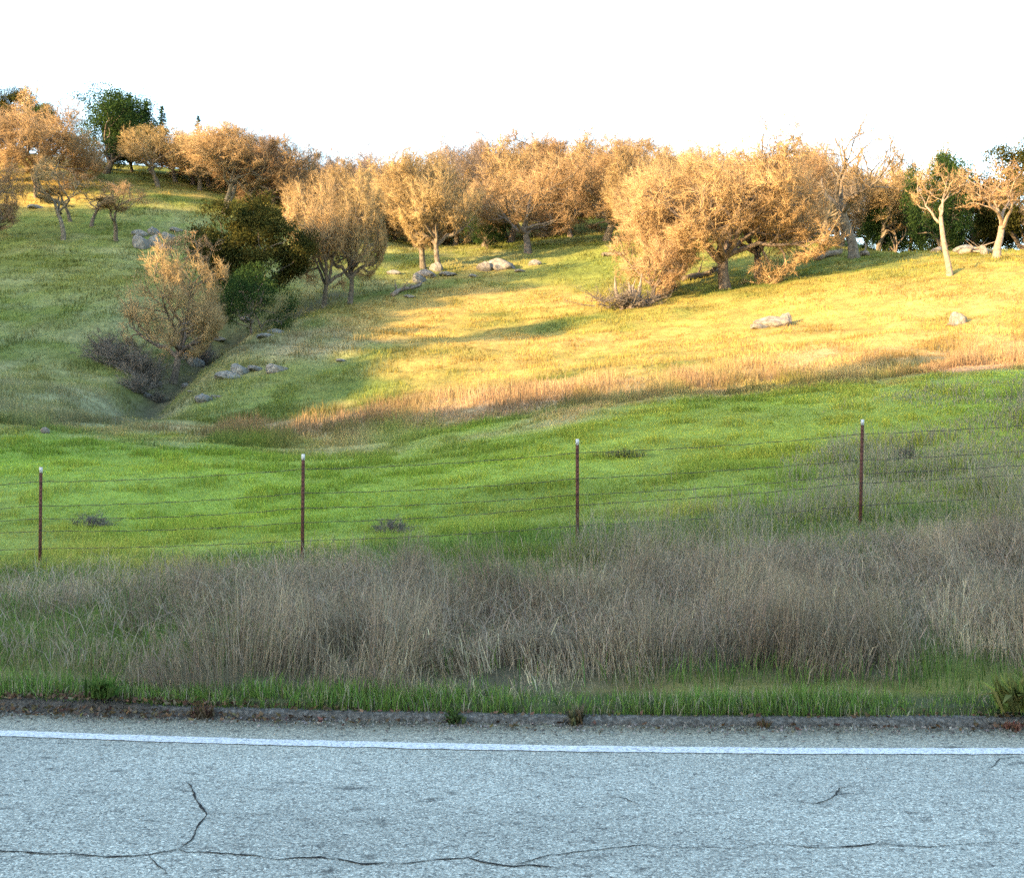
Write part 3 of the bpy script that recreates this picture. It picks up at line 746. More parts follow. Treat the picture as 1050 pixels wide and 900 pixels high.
def oak_meshes(name, seed, twigs=13, tw_r=.0085, tw_len=.40, bark='bark', twig='twig', leaves=None, leaf_clumps=(14, .34, .085), **kw):
    br = skeleton(seed, **kw); tr, cr = MB(), MB(); g = np.random.default_rng(seed)
    tb, te = [], []; b3 = []
    for lv, p, ra in br:
        if lv == 0: tr.tube(p, ra, 10)
        elif lv == 1: tr.tube(p, ra, 7)
        elif lv == 2: tr.tube(p, ra, 5)
        elif lv == 3: cr.tube(p, ra, 3); b3.append(p)
        else: tb.append(p[0]); te.append(p[1])
    tb, te = np.array(tb), np.array(te)
    mt = tr.mesh(name + '_trunk', M[bark], True)
    if leaves:
        cen = te[g.random(len(te)) < .75]
        cl = clump_faces(cen, leaf_clumps[1], leaf_clumps[0], leaf_clumps[2], seed)
        cr.add(cl[0], cl[1]); mc = cr.mesh(name + '_crown', M[leaves])
    else:
        cr.spikes(tb, te, .011)
        m = len(tb)
        t = g.random((m, twigs)); b = tb[:, None] + (te - tb)[:, None] * t[..., None]
        d = (te - tb); L = np.linalg.norm(d, axis=1)[:, None]; d = d / L
        v = d[:, None] * .8 + g.normal(0, .6, (m, twigs, 3)) + np.array([0, 0, .12]); v /= np.linalg.norm(v, axis=2)[..., None]
        e = b + v * (tw_len * g.uniform(.5, 1.2, (m, twigs)))[..., None]
        cr.spikes(b.reshape(-1, 3), e.reshape(-1, 3), tw_r)
        mc = cr.mesh(name + '_crown', M[twig])
    allp = np.concatenate([te])
    hz = np.percentile(allp[:, 2], 99.3) + (.15 if not leaves else .25)
    wd = (np.percentile(np.r_[allp[:, 0], allp[:, 1]], 98) - np.percentile(np.r_[allp[:, 0], allp[:, 1]], 2)) * .97
    return mt, mc, hz, wd
KIND = {}
KIND['dome'] = oak_meshes('dome', 11, limbs=9, spread=84, droop=.26, n2=7, n3=7, trunk=.15, env=(.47, .60, .50))
KIND['dome2'] = oak_meshes('dome2', 23, limbs=7, spread=76, n2=7, n3=7, trunk=.22, droop=.12, env=(.56, .48, .44))
KIND['fork'] = oak_meshes('fork', 35, limbs=4, stems=2, spread=66, n2=7, n3=7, trunk=.28, up=.08, droop=.06, env=(.62, .46, .38))
KIND['tall'] = oak_meshes('tall', 44, limbs=5, spread=42, n2=5, n3=5, n4=6, twigs=6, tw_r=.010, trunk=.34, up=.12, rad=.34, crook=.3, env=(.64, .50, .42))
KIND['round'] = oak_meshes('round', 58, limbs=8, spread=82, n2=7, n3=7, trunk=.2, up=.06, droop=.18, env=(.53, .54, .45))
KIND['small'] = oak_meshes('small', 63, H=6, rad=.17, limbs=4, spread=58, n2=4, n3=5, n4=5, twigs=9, tw_len=.28, trunk=.34, crook=.3, env=(.66, .50, .31))
KIND['grey'] = oak_meshes('grey', 71, limbs=5, spread=52, n2=6, n3=6, twigs=9, twig='twig_grey', trunk=.3, up=.14, env=(.62, .42, .38))
KIND['snag'] = oak_meshes('snag', 86, H=7, rad=.2, limbs=3, spread=60, n2=4, n3=5, n4=5, twigs=6, tw_len=.3, bark='pale_bark', trunk=.5, crook=.3, Ls=(.34, .2, .12, .07), env=(.72, .40, .27))
KIND['pale_fork'] = oak_meshes('pale_fork', 97, H=7, rad=.26, limbs=4, spread=48, n2=4, n3=5, n4=5, twigs=6, tw_len=.32, bark='pale_bark', trunk=.30, crook=.26, up=.14, env=(.66, .46, .33))
KIND['live'] = oak_meshes('live', 102, limbs=6, spread=66, n2=5, n3=5, n4=4, trunk=.2, env=(.60, .56, .38), leaves='leaf_olive', leaf_clumps=(120, .36, .098))
KIND['live2'] = oak_meshes('live2', 113, limbs=6, spread=50, n2=6, n3=5, n4=4, trunk=.15, env=(.54, .48, .46), leaves='leaf_dark', leaf_clumps=(60, .33, .098))
KIND['bush'] = oak_meshes('bush', 121, H=5, rad=.14, limbs=6, stems=3, spread=62, n2=5, n3=4, n4=4, trunk=.10, leaves='leaf_dark', leaf_clumps=(30, .2, .06), Ls=(.46, .3, .2, .1), env=(.48, .6, .48))
def conifer(seed, H=12.):
    g = np.random.default_rng(seed); tr, cr = MB(), MB()
    tr.tube([[0, 0, -.3], [.05, 0, H * .5], [0, .03, H]], [.22, .12, .02], 8)
    for k in range(120):
        t = (k + g.random()) / 120; z = H * (.12 + .87 * t); L = (1 - t) ** .8 * H * .2 * g.uniform(.55, 1.15) + .2; a = g.uniform(0, 6.28)
        p0 = np.array([0, 0, z]); p1 = np.array([math.cos(a) * L, math.sin(a) * L, z - L * .18 + .1])
        cr.tube([p0, (p0 + p1) / 2 + [0, 0, .06], p1], [.03, .02, .008], 3)
        nb = int(26 + 60 * L / 2.4); s = g.random(nb) ** .7; b = p0 + (p1 - p0) * s[:, None]
        v = np.c_[g.normal(0, 1, nb), g.normal(0, 1, nb), g.normal(-.1, .4, nb)]; v /= np.linalg.norm(v, axis=1)[:, None]
        e = b + v * (g.uniform(.2, .5, nb) * (1.1 - .5 * s))[:, None]
        cr.spikes(b, e, .05)
    return tr.mesh('conifer_trunk', M['bark'], True), cr.mesh('conifer_crown', M['needle']), H + .1, H * .4
KIND['conifer'] = conifer(5)
def brush(seed):
    g = np.random.default_rng(seed); cr = MB(); st = MB(); m = 46
    az = g.uniform(0, 6.28, m); tl = g.uniform(.1, 1.15, m); L = g.uniform(.9, 1.9, m)
    tb, te = [], []
    for i in range(m):
        d = np.array([math.cos(az[i]) * math.sin(tl[i]), math.sin(az[i]) * math.sin(tl[i]), math.cos(tl[i])])
        p0 = np.array([g.normal(0, .25), g.normal(0, .25), -.1]); p1 = p0 + d * L[i] * .55; p2 = p1 + (d + [0, 0, -.25] + g.normal(0, .25, 3)) * L[i] * .45
        st.tube([p0, p1, p2], [.02, .014, .006], 4); tb += [p0, p1]; te += [p1, p2]
    tb, te = np.array(tb), np.array(te)
    for rep, ln, rr_ in ((14, .42, .009), (0, 0, 0)):
        if rep:
            t = g.random((len(tb), rep)); b = (tb[:, None] + (te - tb)[:, None] * t[..., None]).reshape(-1, 3)
            v = np.repeat(te - tb, rep, 0); v /= np.linalg.norm(v, axis=1)[:, None]; v = v + g.normal(0, .6, v.shape); v /= np.linalg.norm(v, axis=1)[:, None]
            e = b + v * (ln * g.uniform(.5, 1.3, len(b)))[:, None]; cr.spikes(b, e, rr_)
            t2 = g.random((len(b), 3)); b2 = (b[:, None] + (e - b)[:, None] * t2[..., None]).reshape(-1, 3); v2 = g.normal(0, 1, b2.shape); cr.spikes(b2, b2 + v2 * .1, .006)
    return st.mesh('brush_stems', M['brush']), cr.mesh('brush_twigs', M['brush']), 1.6, 2.6
KIND['brush'] = brush(3)
first_of = {}
NAMEOF = {'dome': 'bare_oak', 'dome2': 'bare_oak', 'fork': 'bare_oak', 'tall': 'bare_oak', 'round': 'bare_oak', 'small': 'bare_oak', 'grey': 'bare_oak', 'snag': 'bare_oak',
          'pale_fork': 'bare_oak', 'live': 'live_oak', 'live2': 'live_oak', 'bush': 'evergreen_bush', 'conifer': 'conifer', 'brush': 'bare_shrub'}
trng = random.Random(31)
def tree(kind, px, py, top, width, label, group, D=None, rz=None, cat='tree', lean=0):
    if D is None: x, y, z = hit(px, py)
    else:
        x, y = (px - 525) * D / F, D; z = float(height(np.array([x]), np.array([y]))[0])
    mt, mc, hz, wd = KIND[kind]
    Hh = (EYE + (450 - top) * y / F - z) * (1.08 if kind != 'brush' else 1)
    Wd = width * y / F
    if kind in first_of:
        r0, t0, c0 = first_of[kind]
        root = r0.copy(); C.objects.link(root)
        for ch in (t0, c0):
            k = ch.copy(); C.objects.link(k); k.parent = root
    else:
        root = empty(NAMEOF[kind], (0, 0, 0))
        t0 = link('stems' if kind in ('brush', 'bush') else 'trunk', mt, root); c0 = link('twigs' if kind == 'brush' else 'crown', mc, root)
        first_of[kind] = (root, t0, c0)
    root.location = (x, y, z - .05)
    root.rotation_euler = (0, R(lean), trng.uniform(0, 6.28) if rz is None else R(rz))
    sz = Hh / hz; sw = Wd / wd
    root.scale = (sw, sw, sz)
    tag(root, label, cat, group)
    return root
GH, GR, GF = 'bare oaks scattered on the slopes', 'bare oaks along the ridge', 'oaks at the top of the sunlit slope'
# --- the sunlit group above the pasture
tree('dome', 745, 297, 146, 190, 'broad tan oak with low drooping boughs and thick trunk, largest crown over the sunlit slope', GF, rz=20)
tree('round', 778, 286, 152, 120, 'thick trunked tan oak close behind the largest drooping crown', GF, rz=70)
tree('round', 690, 300, 172, 110, 'low leaning oak whose boughs sweep down beside the broken snag', GF, rz=140, D=78)
tree('tall', 876, 265, 128, 135, 'tall open crowned oak standing above its neighbours against the sky', GF, rz=10)
tree('grey', 843, 258, 168, 80, 'oak with a short trunk behind a fallen log, beside the tall open crowned oak', GF, D=95)
tree('dome2', 815, 262, 160, 95, 'tan oak filling the gap between the broad drooping crown and the tall open crown', GF, D=98)
tree('fork', 895, 252, 178, 70, 'oak with two dark stems in shade just behind the tall open crown', GF, D=100)
tree('snag', 974, 283, 172, 62, 'slender crooked pale trunked oak with a thin crown, alone on the sunlit slope', GF, rz=200)
tree('pale_fork', 1020, 265, 168, 92, 'pale trunked oak forking low into three stems near the hill brow', GF, rz=60)
tree('live2', 966, 258, 168, 62, 'dark green live oak behind the slender crooked oak', 'live oaks on the hill', D=94)
tree('live2', 920, 256, 196, 48, 'dark live oak with low skirts between the tall oak and the crooked oak', 'live oaks on the hill', D=100, rz=120)
tree('live', 1046, 258, 160, 84, 'olive green live oak behind the pale forked oak', 'live oaks on the hill', D=96)
tree('dome2', 944, 250, 158, 70, 'pale bare oak whose top shows between two dark live oaks', GF, D=112)
tree('grey', 1000, 252, 186, 70, 'grey bare oak in shade between the crooked oak and the forked oak', GF, D=104)
tree('grey', 1085, 258, 190, 80, 'grey bare oak partly beyond the picture edge near the forked oak', GF, D=92)
tree('dome', 668, 309, 236, 76, 'low tangled oak hugging the ground beside the bleached broken stump', GF, rz=90)
# --- oaks above the boulders
tree('fork', 437, 275, 160, 92, 'dark trunked oak with a long drooping bough above the pale boulders', GH, rz=30)
tree('dome2', 451, 277, 165, 80, 'dark trunked oak on the boulder edge, twin of the one with a drooping bough', GH, rz=200)
tree('grey', 467, 258, 152, 70, 'slender trunked grey oak between the paired oaks and the green bush', GH, D=116)
tree('dome2', 541, 260, 166, 108, 'round tan oak with a dark trunk above the great boulder', GH, rz=80)
tree('round', 622, 252, 150, 125, 'wide tan oak with pale limbs and low boughs next to the great drooping crown', GH, D=106, rz=10)
tree('dome', 585, 250, 165, 90, 'low tan oak filling in behind the round oak over the great boulder', GH, D=116)
tree('bush', 500, 258, 214, 44, 'dark green bush under the oaks above the great boulder', 'evergreen bushes', D=108, cat='bush')
tree('dome', 676, 262, 160, 100, 'tan oak rising between the wide pale limbed oak and the great drooping crown', GH, D=100, rz=260)
for px, top, wd, D, lab in [(902, 222, 40, 106, 'low dark bush in shade between the tall oak and the first dark live oak'), (936, 216, 46, 108, 'low dark bush filling in between the two dark live oaks'),
                        (985, 214, 50, 104, 'low dark bush behind the bluish boulder'), (1012, 222, 44, 106, 'low dark bush behind the forked pale oak'), (1056, 214, 56, 106, 'low dark bush under the olive live oak'), (958, 226, 44, 102, 'low dark bush behind the crooked oak stem')]:
    tree('bush', px, 0, top, wd, lab, 'evergreen bushes', D=D, cat='bush')
for px, top, wd, D, lab in [(862, 196, 60, 118, 'shaded bare oak low behind the tall open oak'), (930, 186, 60, 120, 'pale bare oak low behind the two dark live oaks'), (990, 190, 60, 122, 'bare oak top behind the crooked and forked oaks')]:
    tree('dome2', px, 0, top, wd, lab, GF, D=D)
# --- ridge crowns
for k, (kd, px, top, wd, D, lab) in enumerate([
    ('grey', 350, 158, 60, 132, 'thin grey ridge oak with bare spiky top in the skyline dip'),
    ('grey', 374, 152, 46, 138, 'spindly dark ridge oak poking above the skyline dip'),
    ('dome2', 398, 172, 70, 128, 'low ridge oak at the lowest point of the skyline'),
    ('grey', 420, 156, 60, 132, 'greyish ridge oak just behind the paired dark trunked oaks'),
    ('grey', 462, 146, 66, 132, 'shaded ridge oak with a narrow upright crown'),
    ('grey', 496, 142, 70, 135, 'ridge oak with mistletoe dark patches in its crown'),
    ('round', 532, 140, 80, 134, 'orange tan ridge oak over the round oak of the great boulder'),
    ('dome2', 566, 137, 84, 136, 'tallest orange tan crown in the middle of the ridge'),
    ('dome', 604, 140, 88, 134, 'broad ridge oak next to the tallest middle crown'),
    ('grey', 640, 143, 76, 136, 'ridge oak with a darker grey crown over the wide pale limbed oak'),
    ('round', 672, 148, 80, 128, 'ridge oak whose crown meets the great drooping crown'),
    ('grey', 712, 150, 76, 130, 'grey topped ridge oak behind the great drooping crown'),
    ('dome2', 770, 156, 90, 122, 'ridge oak hidden mostly by the great drooping crown'),
    ('dome', 815, 152, 80, 122, 'ridge oak between great drooping crown and tall open oak'),
    ('dome2', 906, 166, 70, 122, 'thin topped ridge oak beyond the tall open oak'),
    ('dome2', 480, 172, 80, 122, 'tan oak below the ridge crest over the slender grey trunk'),
    ('dome', 520, 178, 80, 122, 'tan oak below the ridge crest left of the round boulder oak'.replace('left of', 'beside')),
    ('round', 640, 172, 80, 120, 'tan oak below the ridge crest over the wide pale limbed oak')]):
    tree(kd, px, 0, top, wd, lab, GR, D=D)
# --- the crowd of oaks between and behind the named ones: nothing tells one from another
SKX = [-20,40,100,150,200,250,300,340,370,400,430,470,520,560,600,650,690,740,800,860,900,930,960,1060]
SKY_ = [108,108,104,128,130,136,152,162,158,172,162,150,144,140,142,145,152,152,152,150,158,172,175,178]
frng = random.Random(77)
for k in range(46):
    px = 345 + (900 - 345) * (k + frng.random()) / 46 if k % 2 == 0 else frng.uniform(350, 830)
    D = frng.uniform(112, 156); t_ = np.interp(px, SKX, SKY_) + frng.uniform(0, 12) + (156 - D) * frng.uniform(.2, 1.1)
    o = tree(['grey', 'dome2', 'round', 'dome', 'dome2'][k % 5], px, 0, t_, frng.uniform(64, 98), 'bare oak lost in the crowd of crowns between the front oaks and the ridge line', 'oaks crowded together on the ridge', D=D)
for k in range(16):
    px = 172 + (345 - 172) * (k + frng.random()) / 16
    D = frng.uniform(124, 138); t_ = np.interp(px, SKX, SKY_) + frng.uniform(6, 26)
    o = tree(['grey', 'dome2', 'round', 'dome'][k % 4], px, 0, t_, frng.uniform(52, 76), 'bare oak among the crowded crowns along the falling crest', 'oaks crowded along the falling crest', D=D)
# --- left hill
tree('dome', 40, 200, 112, 110, 'large glowing tan oak on the sunlit shoulder of the hill', GH, D=114, rz=50)
tree('round', -14, 205, 106, 120, 'large tan oak cut by the picture edge on the sunlit shoulder', GH, D=116)
tree('dome2', 76, 192, 146, 52, 'tan oak in front of the big dark green live oak', GH, D=120)
tree('small', 37, 196, 160, 40, 'small slim oak in front of the glowing tan oak', GH, D=111)
tree('small', 65, 246, 166, 66, 'leaning small oak with a pale trunk on the green hillside', GH, lean=5, rz=0)
tree('small', 73, 231, 178, 50, 'dark little oak right behind the leaning pale trunked oak', GH, D=101, rz=90)
tree('small', 94, 232, 186, 50, 'short oak with hanging twigs beside the leaning pale trunked oak', GH, rz=180)
tree('small', 120, 247, 190, 58, 'lone little oak with spreading arms above the outcrop of stones', GH, rz=130)
tree('dome2', -16, 250, 172, 70, 'shaded tan oak half out of the picture on the green hillside', GH, D=92)
tree('live2', 108, 174, 100, 92, 'big dark green live oak topping the hill', 'live oaks on the hill', D=127, rz=15)
tree('bush', 98, 176, 128, 62, 'dark evergreen bush filling under the big live oak topping the hill', 'evergreen bushes', D=127.5, cat='bush')
tree('live2', 136, 174, 120, 44, 'smaller dark live oak leaning on the big one topping the hill', 'live oaks on the hill', D=131, rz=160)
tree('live2', 52, 170, 112, 44, 'dark live oak peeping over the glowing tan oak', 'live oaks on the hill', D=142, rz=200)
tree('live', 8, 170, 100, 60, 'olive live oak on the skyline behind the edge oak', 'live oaks on the hill', D=146, rz=100)
tree('small', 45, 170, 88, 40, 'bare spiky tree top standing above the skyline beside the dark live oak', GR, D=138)
for px, top, wd, D, lab in [(133, 101, 30, 146, 'pointed conifer right behind the big dark live oak'), (150, 108, 26, 148, 'small pointed conifer second along the skyline'),
                            (166, 112, 28, 146, 'dark pointed conifer where the skyline starts to fall'), (203, 122, 24, 146, 'tiny dark conifer tip above the oaks of the ridge')]:
    tree('conifer', px, 0, top, wd, lab, 'conifers on the skyline', D=D)
tree('fork', 166, 195, 132, 68, 'grey oak with twin dark trunks at the crest beside the live oak', GH, D=121, rz=0)
tree('dome', 205, 195, 132, 76, 'tan oak behind the row of pale trunked oaks at the crest', GH, D=124)
tree('fork', 228, 217, 134, 84, 'tan oak with many pale upright limbs above the spreading live oak', GH, D=112, rz=120)
tree('round', 262, 220, 136, 86, 'tan oak with a sunlit trunk above the spreading live oak', GH, D=114, rz=220)
tree('dome2', 292, 225, 150, 70, 'tan oak where the crest begins to drop', GH, D=114, rz=20)
tree('grey', 245, 205, 132, 70, 'grey skyline oak behind the pale limbed oak', GR, D=128)
tree('grey', 280, 205, 142, 70, 'open grey skyline oak behind the sunlit trunk oak', GR, D=128)
tree('grey', 315, 210, 154, 66, 'grey skyline oak above the pinkish gully oak', GR, D=126)
tree('dome2', 330, 240, 172, 70, 'pinkish tan oak behind the paired oaks of the gully', GH, D=108)
tree('round', 375, 245, 184, 70, 'shaded oak behind the gully between two oak pairs', GH, D=114)
tree('dome', 405, 245, 178, 66, 'shaded tan oak in the hollow behind the paired dark oaks', GH, D=120)
tree('round', 332, 316, 196, 74, 'rosy tan oak with a split trunk at the gully head', GH, rz=300)
tree('dome2', 358, 312, 188, 72, 'rosy tan oak paired with the split trunk oak at the gully head', GH, rz=40)
tree('live', 254, 322, 218, 96, 'spreading olive green live oak in the gully', 'live oaks on the hill', rz=75)
tree('bush', 262, 331, 276, 72, 'dense dark evergreen bush at the foot of the spreading live oak', 'evergreen bushes', D=69.5, cat='bush')
tree('dome2', 176, 394, 268, 102, 'orange lit oak with a dark trunk standing in the creek', GH, rz=10)
tree('small', 203, 318, 244, 66, 'orange lit small oak behind the creek oak', GH, D=72, rz=60)
# --- scrub in the gully
for px, py, top, wd, lab in [(122, 376, 342, 60, 'mauve grey leafless shrub at the upper end of the gully thicket'), (140, 386, 352, 60, 'mauve grey leafless shrub in the middle of the gully thicket'),
                             (108, 364, 338, 50, 'mauve grey leafless shrub on the bank above the gully thicket'), (152, 396, 362, 50, 'dense leafless shrub right beside the creek oak trunk'),
                             (138, 402, 378, 44, 'low leafless shrub at the creek bottom'), (206, 372, 344, 40, 'leafless shrub behind the creek oak on the bank'), (160, 412, 396, 30, 'small leafless shrub where the gully opens on the field')]:
    tree('brush', px, py, top, wd, lab, 'leafless shrubs in the gully', cat='shrub')
for px, py, top, wd, lab in [(95, 540, 522, 50, 'low grey weed clump in the green field near the end post'), (402, 546, 526, 50, 'low dark weed clump behind the wires between two posts'),
                             (930, 472, 452, 34, 'wispy brown weed standing behind the top wire'), (640, 468, 458, 60, 'flat brownish weed patch in the upper field')]:
    tree('brush', px, py, top, wd, lab, 'weed clumps in the field', cat='weed')

# unseen oaks added on the hill across the road to cast shadow bands
wood = MB()
def meshdata(me):
    v = np.zeros(len(me.vertices) * 3); me.vertices.foreach_get('co', v)
    q = [tuple(pp.vertices) for pp in me.polygons]
    return v.reshape(-1, 3), [f for f in q if len(f) == 4], [f for f in q if len(f) == 3]
KIND['live_high'] = oak_meshes('live_high', 133, limbs=6, spread=60, n2=5, n3=5, n4=4, trunk=.56, Ls=(.3, .2, .12, .08), env=(.79, .3, .2), leaves='leaf_dark', leaf_clumps=(60, .33, .098))  # crown held high on a long trunk, shaped for a narrow shadow band
ht, hc = meshdata(KIND['live_high'][0]), meshdata(KIND['live_high'][1])
wt, wc = meshdata(KIND['live2'][0]), meshdata(KIND['live2'][1])
for (u, d, Hh, Wd) in [(-50.6, -62, 7.0, 4.6), (-52.4, -60, 5.0, 3.8), (-65.6, -64, 5.6, 3.6), (-66.2, -61, 3.6, 3), (-75, -66, 3, 5), (-84, -68, 4, 7), (-94, -66, 4, 7), (-35, -70, 1.6, 3), (-20, -68, 2.0, 5), (-8, -70, 2.5, 6), (-99, -66, 2.5, 6), (-104, -66, 5, 6), (-109.5, -64, 7, 5), (-120, -66, 6, 5)]:
    x_, y_ = u * ca + d * sa, -u * sa + d * ca
    z_ = float(height(np.array([x_]), np.array([y_]))[0])
    a_ = trng.uniform(0, 6.28); Rm = np.array([[math.cos(a_), -math.sin(a_), 0], [math.sin(a_), math.cos(a_), 0], [0, 0, 1]])
    hi_ = u in (-50.6, -52.4, -65.6, -66.2); kd_ = 'live_high' if hi_ else 'live2'
    for v_, q_, t_ in ((ht, hc) if hi_ else (wt, wc)):
        wood.add((v_ * [Wd / KIND[kd_][3], Wd / KIND[kd_][3], Hh / KIND[kd_][2]]) @ Rm.T + [x_, y_, z_ - .1], q_, t_)
tag(link('unseen_shade_oaks', wood.mesh('unseen_shade_oaks', M['leaf_dark'])), 'unseen oak trees on the hill across the road, placed to shade the slope', 'woods', kind='stuff')

# ------------------------------------------------------------------ rocks
def rock_mesh(seed, flat=.7):
    import bmesh
    bm = bmesh.new(); bmesh.ops.create_icosphere(bm, subdivisions=4, radius=1)
    g = np.random.default_rng(seed); off = g.uniform(-50, 50, 3)
    planes = [(v / np.linalg.norm(v), g.uniform(.55, .85)) for v in g.normal(0, 1, (11, 3))]
    for v in bm.verts:
        p = np.array(v.co)
        for nrm, dd in planes:
            s = p @ nrm - dd
            if s > 0: p = p - nrm * s * .85
        q = p * 2.2 + off
        nz = float(vnoise(q[0] + q[2] * .7, q[1] - q[2] * .4, seed)) + .5 * float(vnoise(q[0] * 2.7 + q[2], q[1] * 2.7 + q[2], seed + 3))
        p = p * (1 + .22 * (nz - .75)); p[2] *= flat
        v.co = p
    me = bpy.data.meshes.new('rock'); bm.to_mesh(me); bm.free()
    me.polygons.foreach_set('use_smooth', np.zeros(len(me.polygons), bool)); return me
RM = [rock_mesh(s, f) for s, f in ((1, .75), (2, .6), (3, .85), (4, .5))]
RM2 = [m_.copy() for m_ in RM]
for m_ in RM: m_.materials.append(M['rock'])
for m_ in RM2: m_.materials.append(M['rock_dark'])
def rock(px, py, wpx, hpx, label, group, k=0, dark=False, name='boulder', D=None):
    if D is None: x, y, z = hit(px, py)
    else: x, y = (px - 525) * D / F, D; z = float(height(np.array([x]), np.array([y]))[0])
    o = link(name, (RM2 if dark else RM)[k])
    w = wpx * y / F / 1.7; hgt = hpx * y / F
    o.scale = (w, w * trng.uniform(.7, 1.0), max(hgt / .9, .05)); o.location = (x, y + w * .3, z + hgt * .25)
    o.rotation_euler = (trng.uniform(-.15, .15), trng.uniform(-.15, .15), trng.uniform(-.5, .5))
    tag(o, label, 'rock', group); return o
B1 = 'boulders below the paired oaks'
rock(513, 276, 31, 14, 'largest pale boulder with a flat top below the round oak', B1, 1)
rock(498, 277, 18, 9, 'lower pale boulder leaning against the largest boulder', B1, 2)
rock(548, 272, 12, 7, 'small stone just beyond the largest pale boulder', B1, 1)
rock(448, 278, 14, 9, 'pale boulder at the foot of a dark trunked oak', B1, 2)
rock(437, 284, 20, 9, 'flat pale boulder in front of the paired oaks', B1, 1)
rock(430, 289, 15, 9, 'grey boulder at the end of the fallen branch', B1, 0, True)
rock(459, 283, 16, 6, 'low stone spread between the pale boulders', B1, 3)
rock(420, 306, 11, 4, 'flat stone below the fallen branch', B1, 3)
rock(404, 281, 14, 5, 'grey stone in shade uphill of the fallen branch', B1, 1, True)
rock(533, 279, 12, 4, 'low stone in the grass below the largest boulder', B1, 3)
rock(486, 284, 10, 4, 'low stone on the grass between largest boulder and oaks', B1, 3, True)
B2 = 'boulders on the sunlit slope'
rock(793, 335, 34, 13, 'weathered boulder alone in the middle of the sunlit straw slope', B2, 1)
rock(806, 333, 12, 12, 'split off block beside the weathered slope boulder', B2, 2)
rock(778, 337, 16, 7, 'low slab at the foot of the weathered slope boulder', B2, 3)
rock(984, 332, 19, 12, 'pointed boulder on the straw slope below the crooked oak', B2, 0)
rock(977, 335, 10, 4, 'low stone at the foot of the pointed boulder', B2, 3)
rock(990, 257, 22, 8, 'bluish grey boulder in shade at the hill brow', 'rocks at the hill brow', 1, True, D=80)
rock(962, 260, 12, 6, 'small tan stone near the crooked oak on the brow', 'rocks at the hill brow', 2, D=82)
rock(1010, 258, 9, 10, 'upright tan stone between blue boulder and forked oak', 'rocks at the hill brow', 0, D=78)
B3 = 'stones of the shaded hillside outcrop'
for px, py, w, h_, k, lab in [(145, 254, 22, 13, 0, 'biggest grey stone of the shaded outcrop'), (158, 252, 14, 10, 2, 'upright grey stone second in the outcrop'), (142, 242, 15, 8, 1, 'grey stone at the outcrop top'),
                              (157, 241, 12, 8, 2, 'small grey stone at the outcrop top beside another'), (172, 246, 14, 8, 0, 'grey stone on the outcrop end by the live oak'), (180, 238, 12, 6, 3, 'flat grey stone highest at the outcrop end'),
                              (168, 257, 16, 8, 1, 'tan stone at the outcrop foot'), (36, 214, 16, 5, 3, 'flat stone below the glowing tan oak')]:
    rock(px, py, w, h_, lab, B3, k, True)
B4 = 'stones beside the gully'
for px, py, w, h_, k, dk, lab in [(232, 388, 24, 10, 1, True, 'grey rubble stone at the outer end of the bank stones'), (246, 384, 22, 10, 0, True, 'craggy grey stone in the middle of the bank stones'), (262, 381, 18, 7, 3, True, 'low stone linking the bank stones'),
                                  (283, 382, 24, 9, 0, False, 'pale stone at the uphill end of the bank stones'), (208, 412, 18, 8, 2, True, 'dark stone alone on the lower bank'), (220, 408, 12, 4, 3, False, 'flat pale stone beside the dark lone stone'),
                                  (198, 376, 22, 12, 0, True, 'dark boulder behind the creek oak trunk'), (186, 368, 14, 9, 2, True, 'grey boulder in the creek behind the oak'), (250, 330, 12, 6, 1, False, 'pale stone at the foot of the evergreen bush'),
                                  (222, 350, 16, 6, 3, True, 'grey slab up the creek from the oak'), (272, 346, 18, 6, 3, True, 'flat grey slab on the bank below the bush'), (282, 342, 16, 6, 1, True, 'grey stone uphill of the flat slab'),
                                  (350, 371, 12, 4, 3, True, 'flat stone near the shadow edge'), (190, 397, 8, 4, 2, True, 'small stone by the creek oak foot'), (46, 444, 9, 6, 2, False, 'little pale stone where the field meets the hill'),
                                  (150, 408, 10, 5, 0, True, 'dark stone in the creek mouth'), (162, 398, 9, 5, 2, True, 'dark creek stone under the oak'), (195, 403, 8, 3, 3, False, 'small pale stone below the creek oak')]:
    rock(px, py, w, h_, lab, B4, k, dk)

# ------------------------------------------------------------------ fallen wood
def log(name, px0, py0, px1, py1, r, label, k=5, branches=3, mat='dead_wood', D=None, lift=.9):
    a_ = np.array(hit(px0, py0)); b_ = np.array(hit(px1, py1))
    if D: 
        a_ = np.array([(px0 - 525) * D / F, D, 0]); b_ = np.array([(px1 - 525) * D / F, D - .5, 0])
    g = np.random.default_rng(int(px0)); mb = MB(); tt = np.linspace(0, 1, 9)
    p = a_ + (b_ - a_) * tt[:, None]; p[1:-1, :2] += g.normal(0, .12, (7, 2)); p[:, 2] = height(p[:, 0], p[:, 1]) + r * lift
    o0 = p[0].copy(); p -= o0
    mb.tube(p, r * np.linspace(1.1, .6, 9) * g.uniform(.9, 1.1, 9), 9, True)
    for i in range(branches):
        q = p[g.integers(2, 8)]; d = np.array([g.normal(0, .6), g.normal(0, .6), g.uniform(.2, .9)])
        L = g.uniform(.5, 1.5); q1 = q + d * L * .5; q2 = q1 + (d + g.normal(0, .4, 3)) * L * .5
        mb.tube([q, q1, q2], [r * .4, r * .25, r * .08], 5)
        mb.spikes(np.repeat([q1], 8, 0), q1 + g.normal(0, .5, (8, 3)), .02)
    o = link(name, mb.mesh(name, M[mat], True)); o.location = o0
    tag(o, label, 'log', 'fallen wood'); return o
log('fallen_branch', 402, 305, 432, 293, .16, 'fallen forked branch on the grass below the pale boulders', branches=4)
log('fallen_log', 837, 268, 862, 262, .3, 'thick fallen log between two oaks at the shade edge', branches=2)
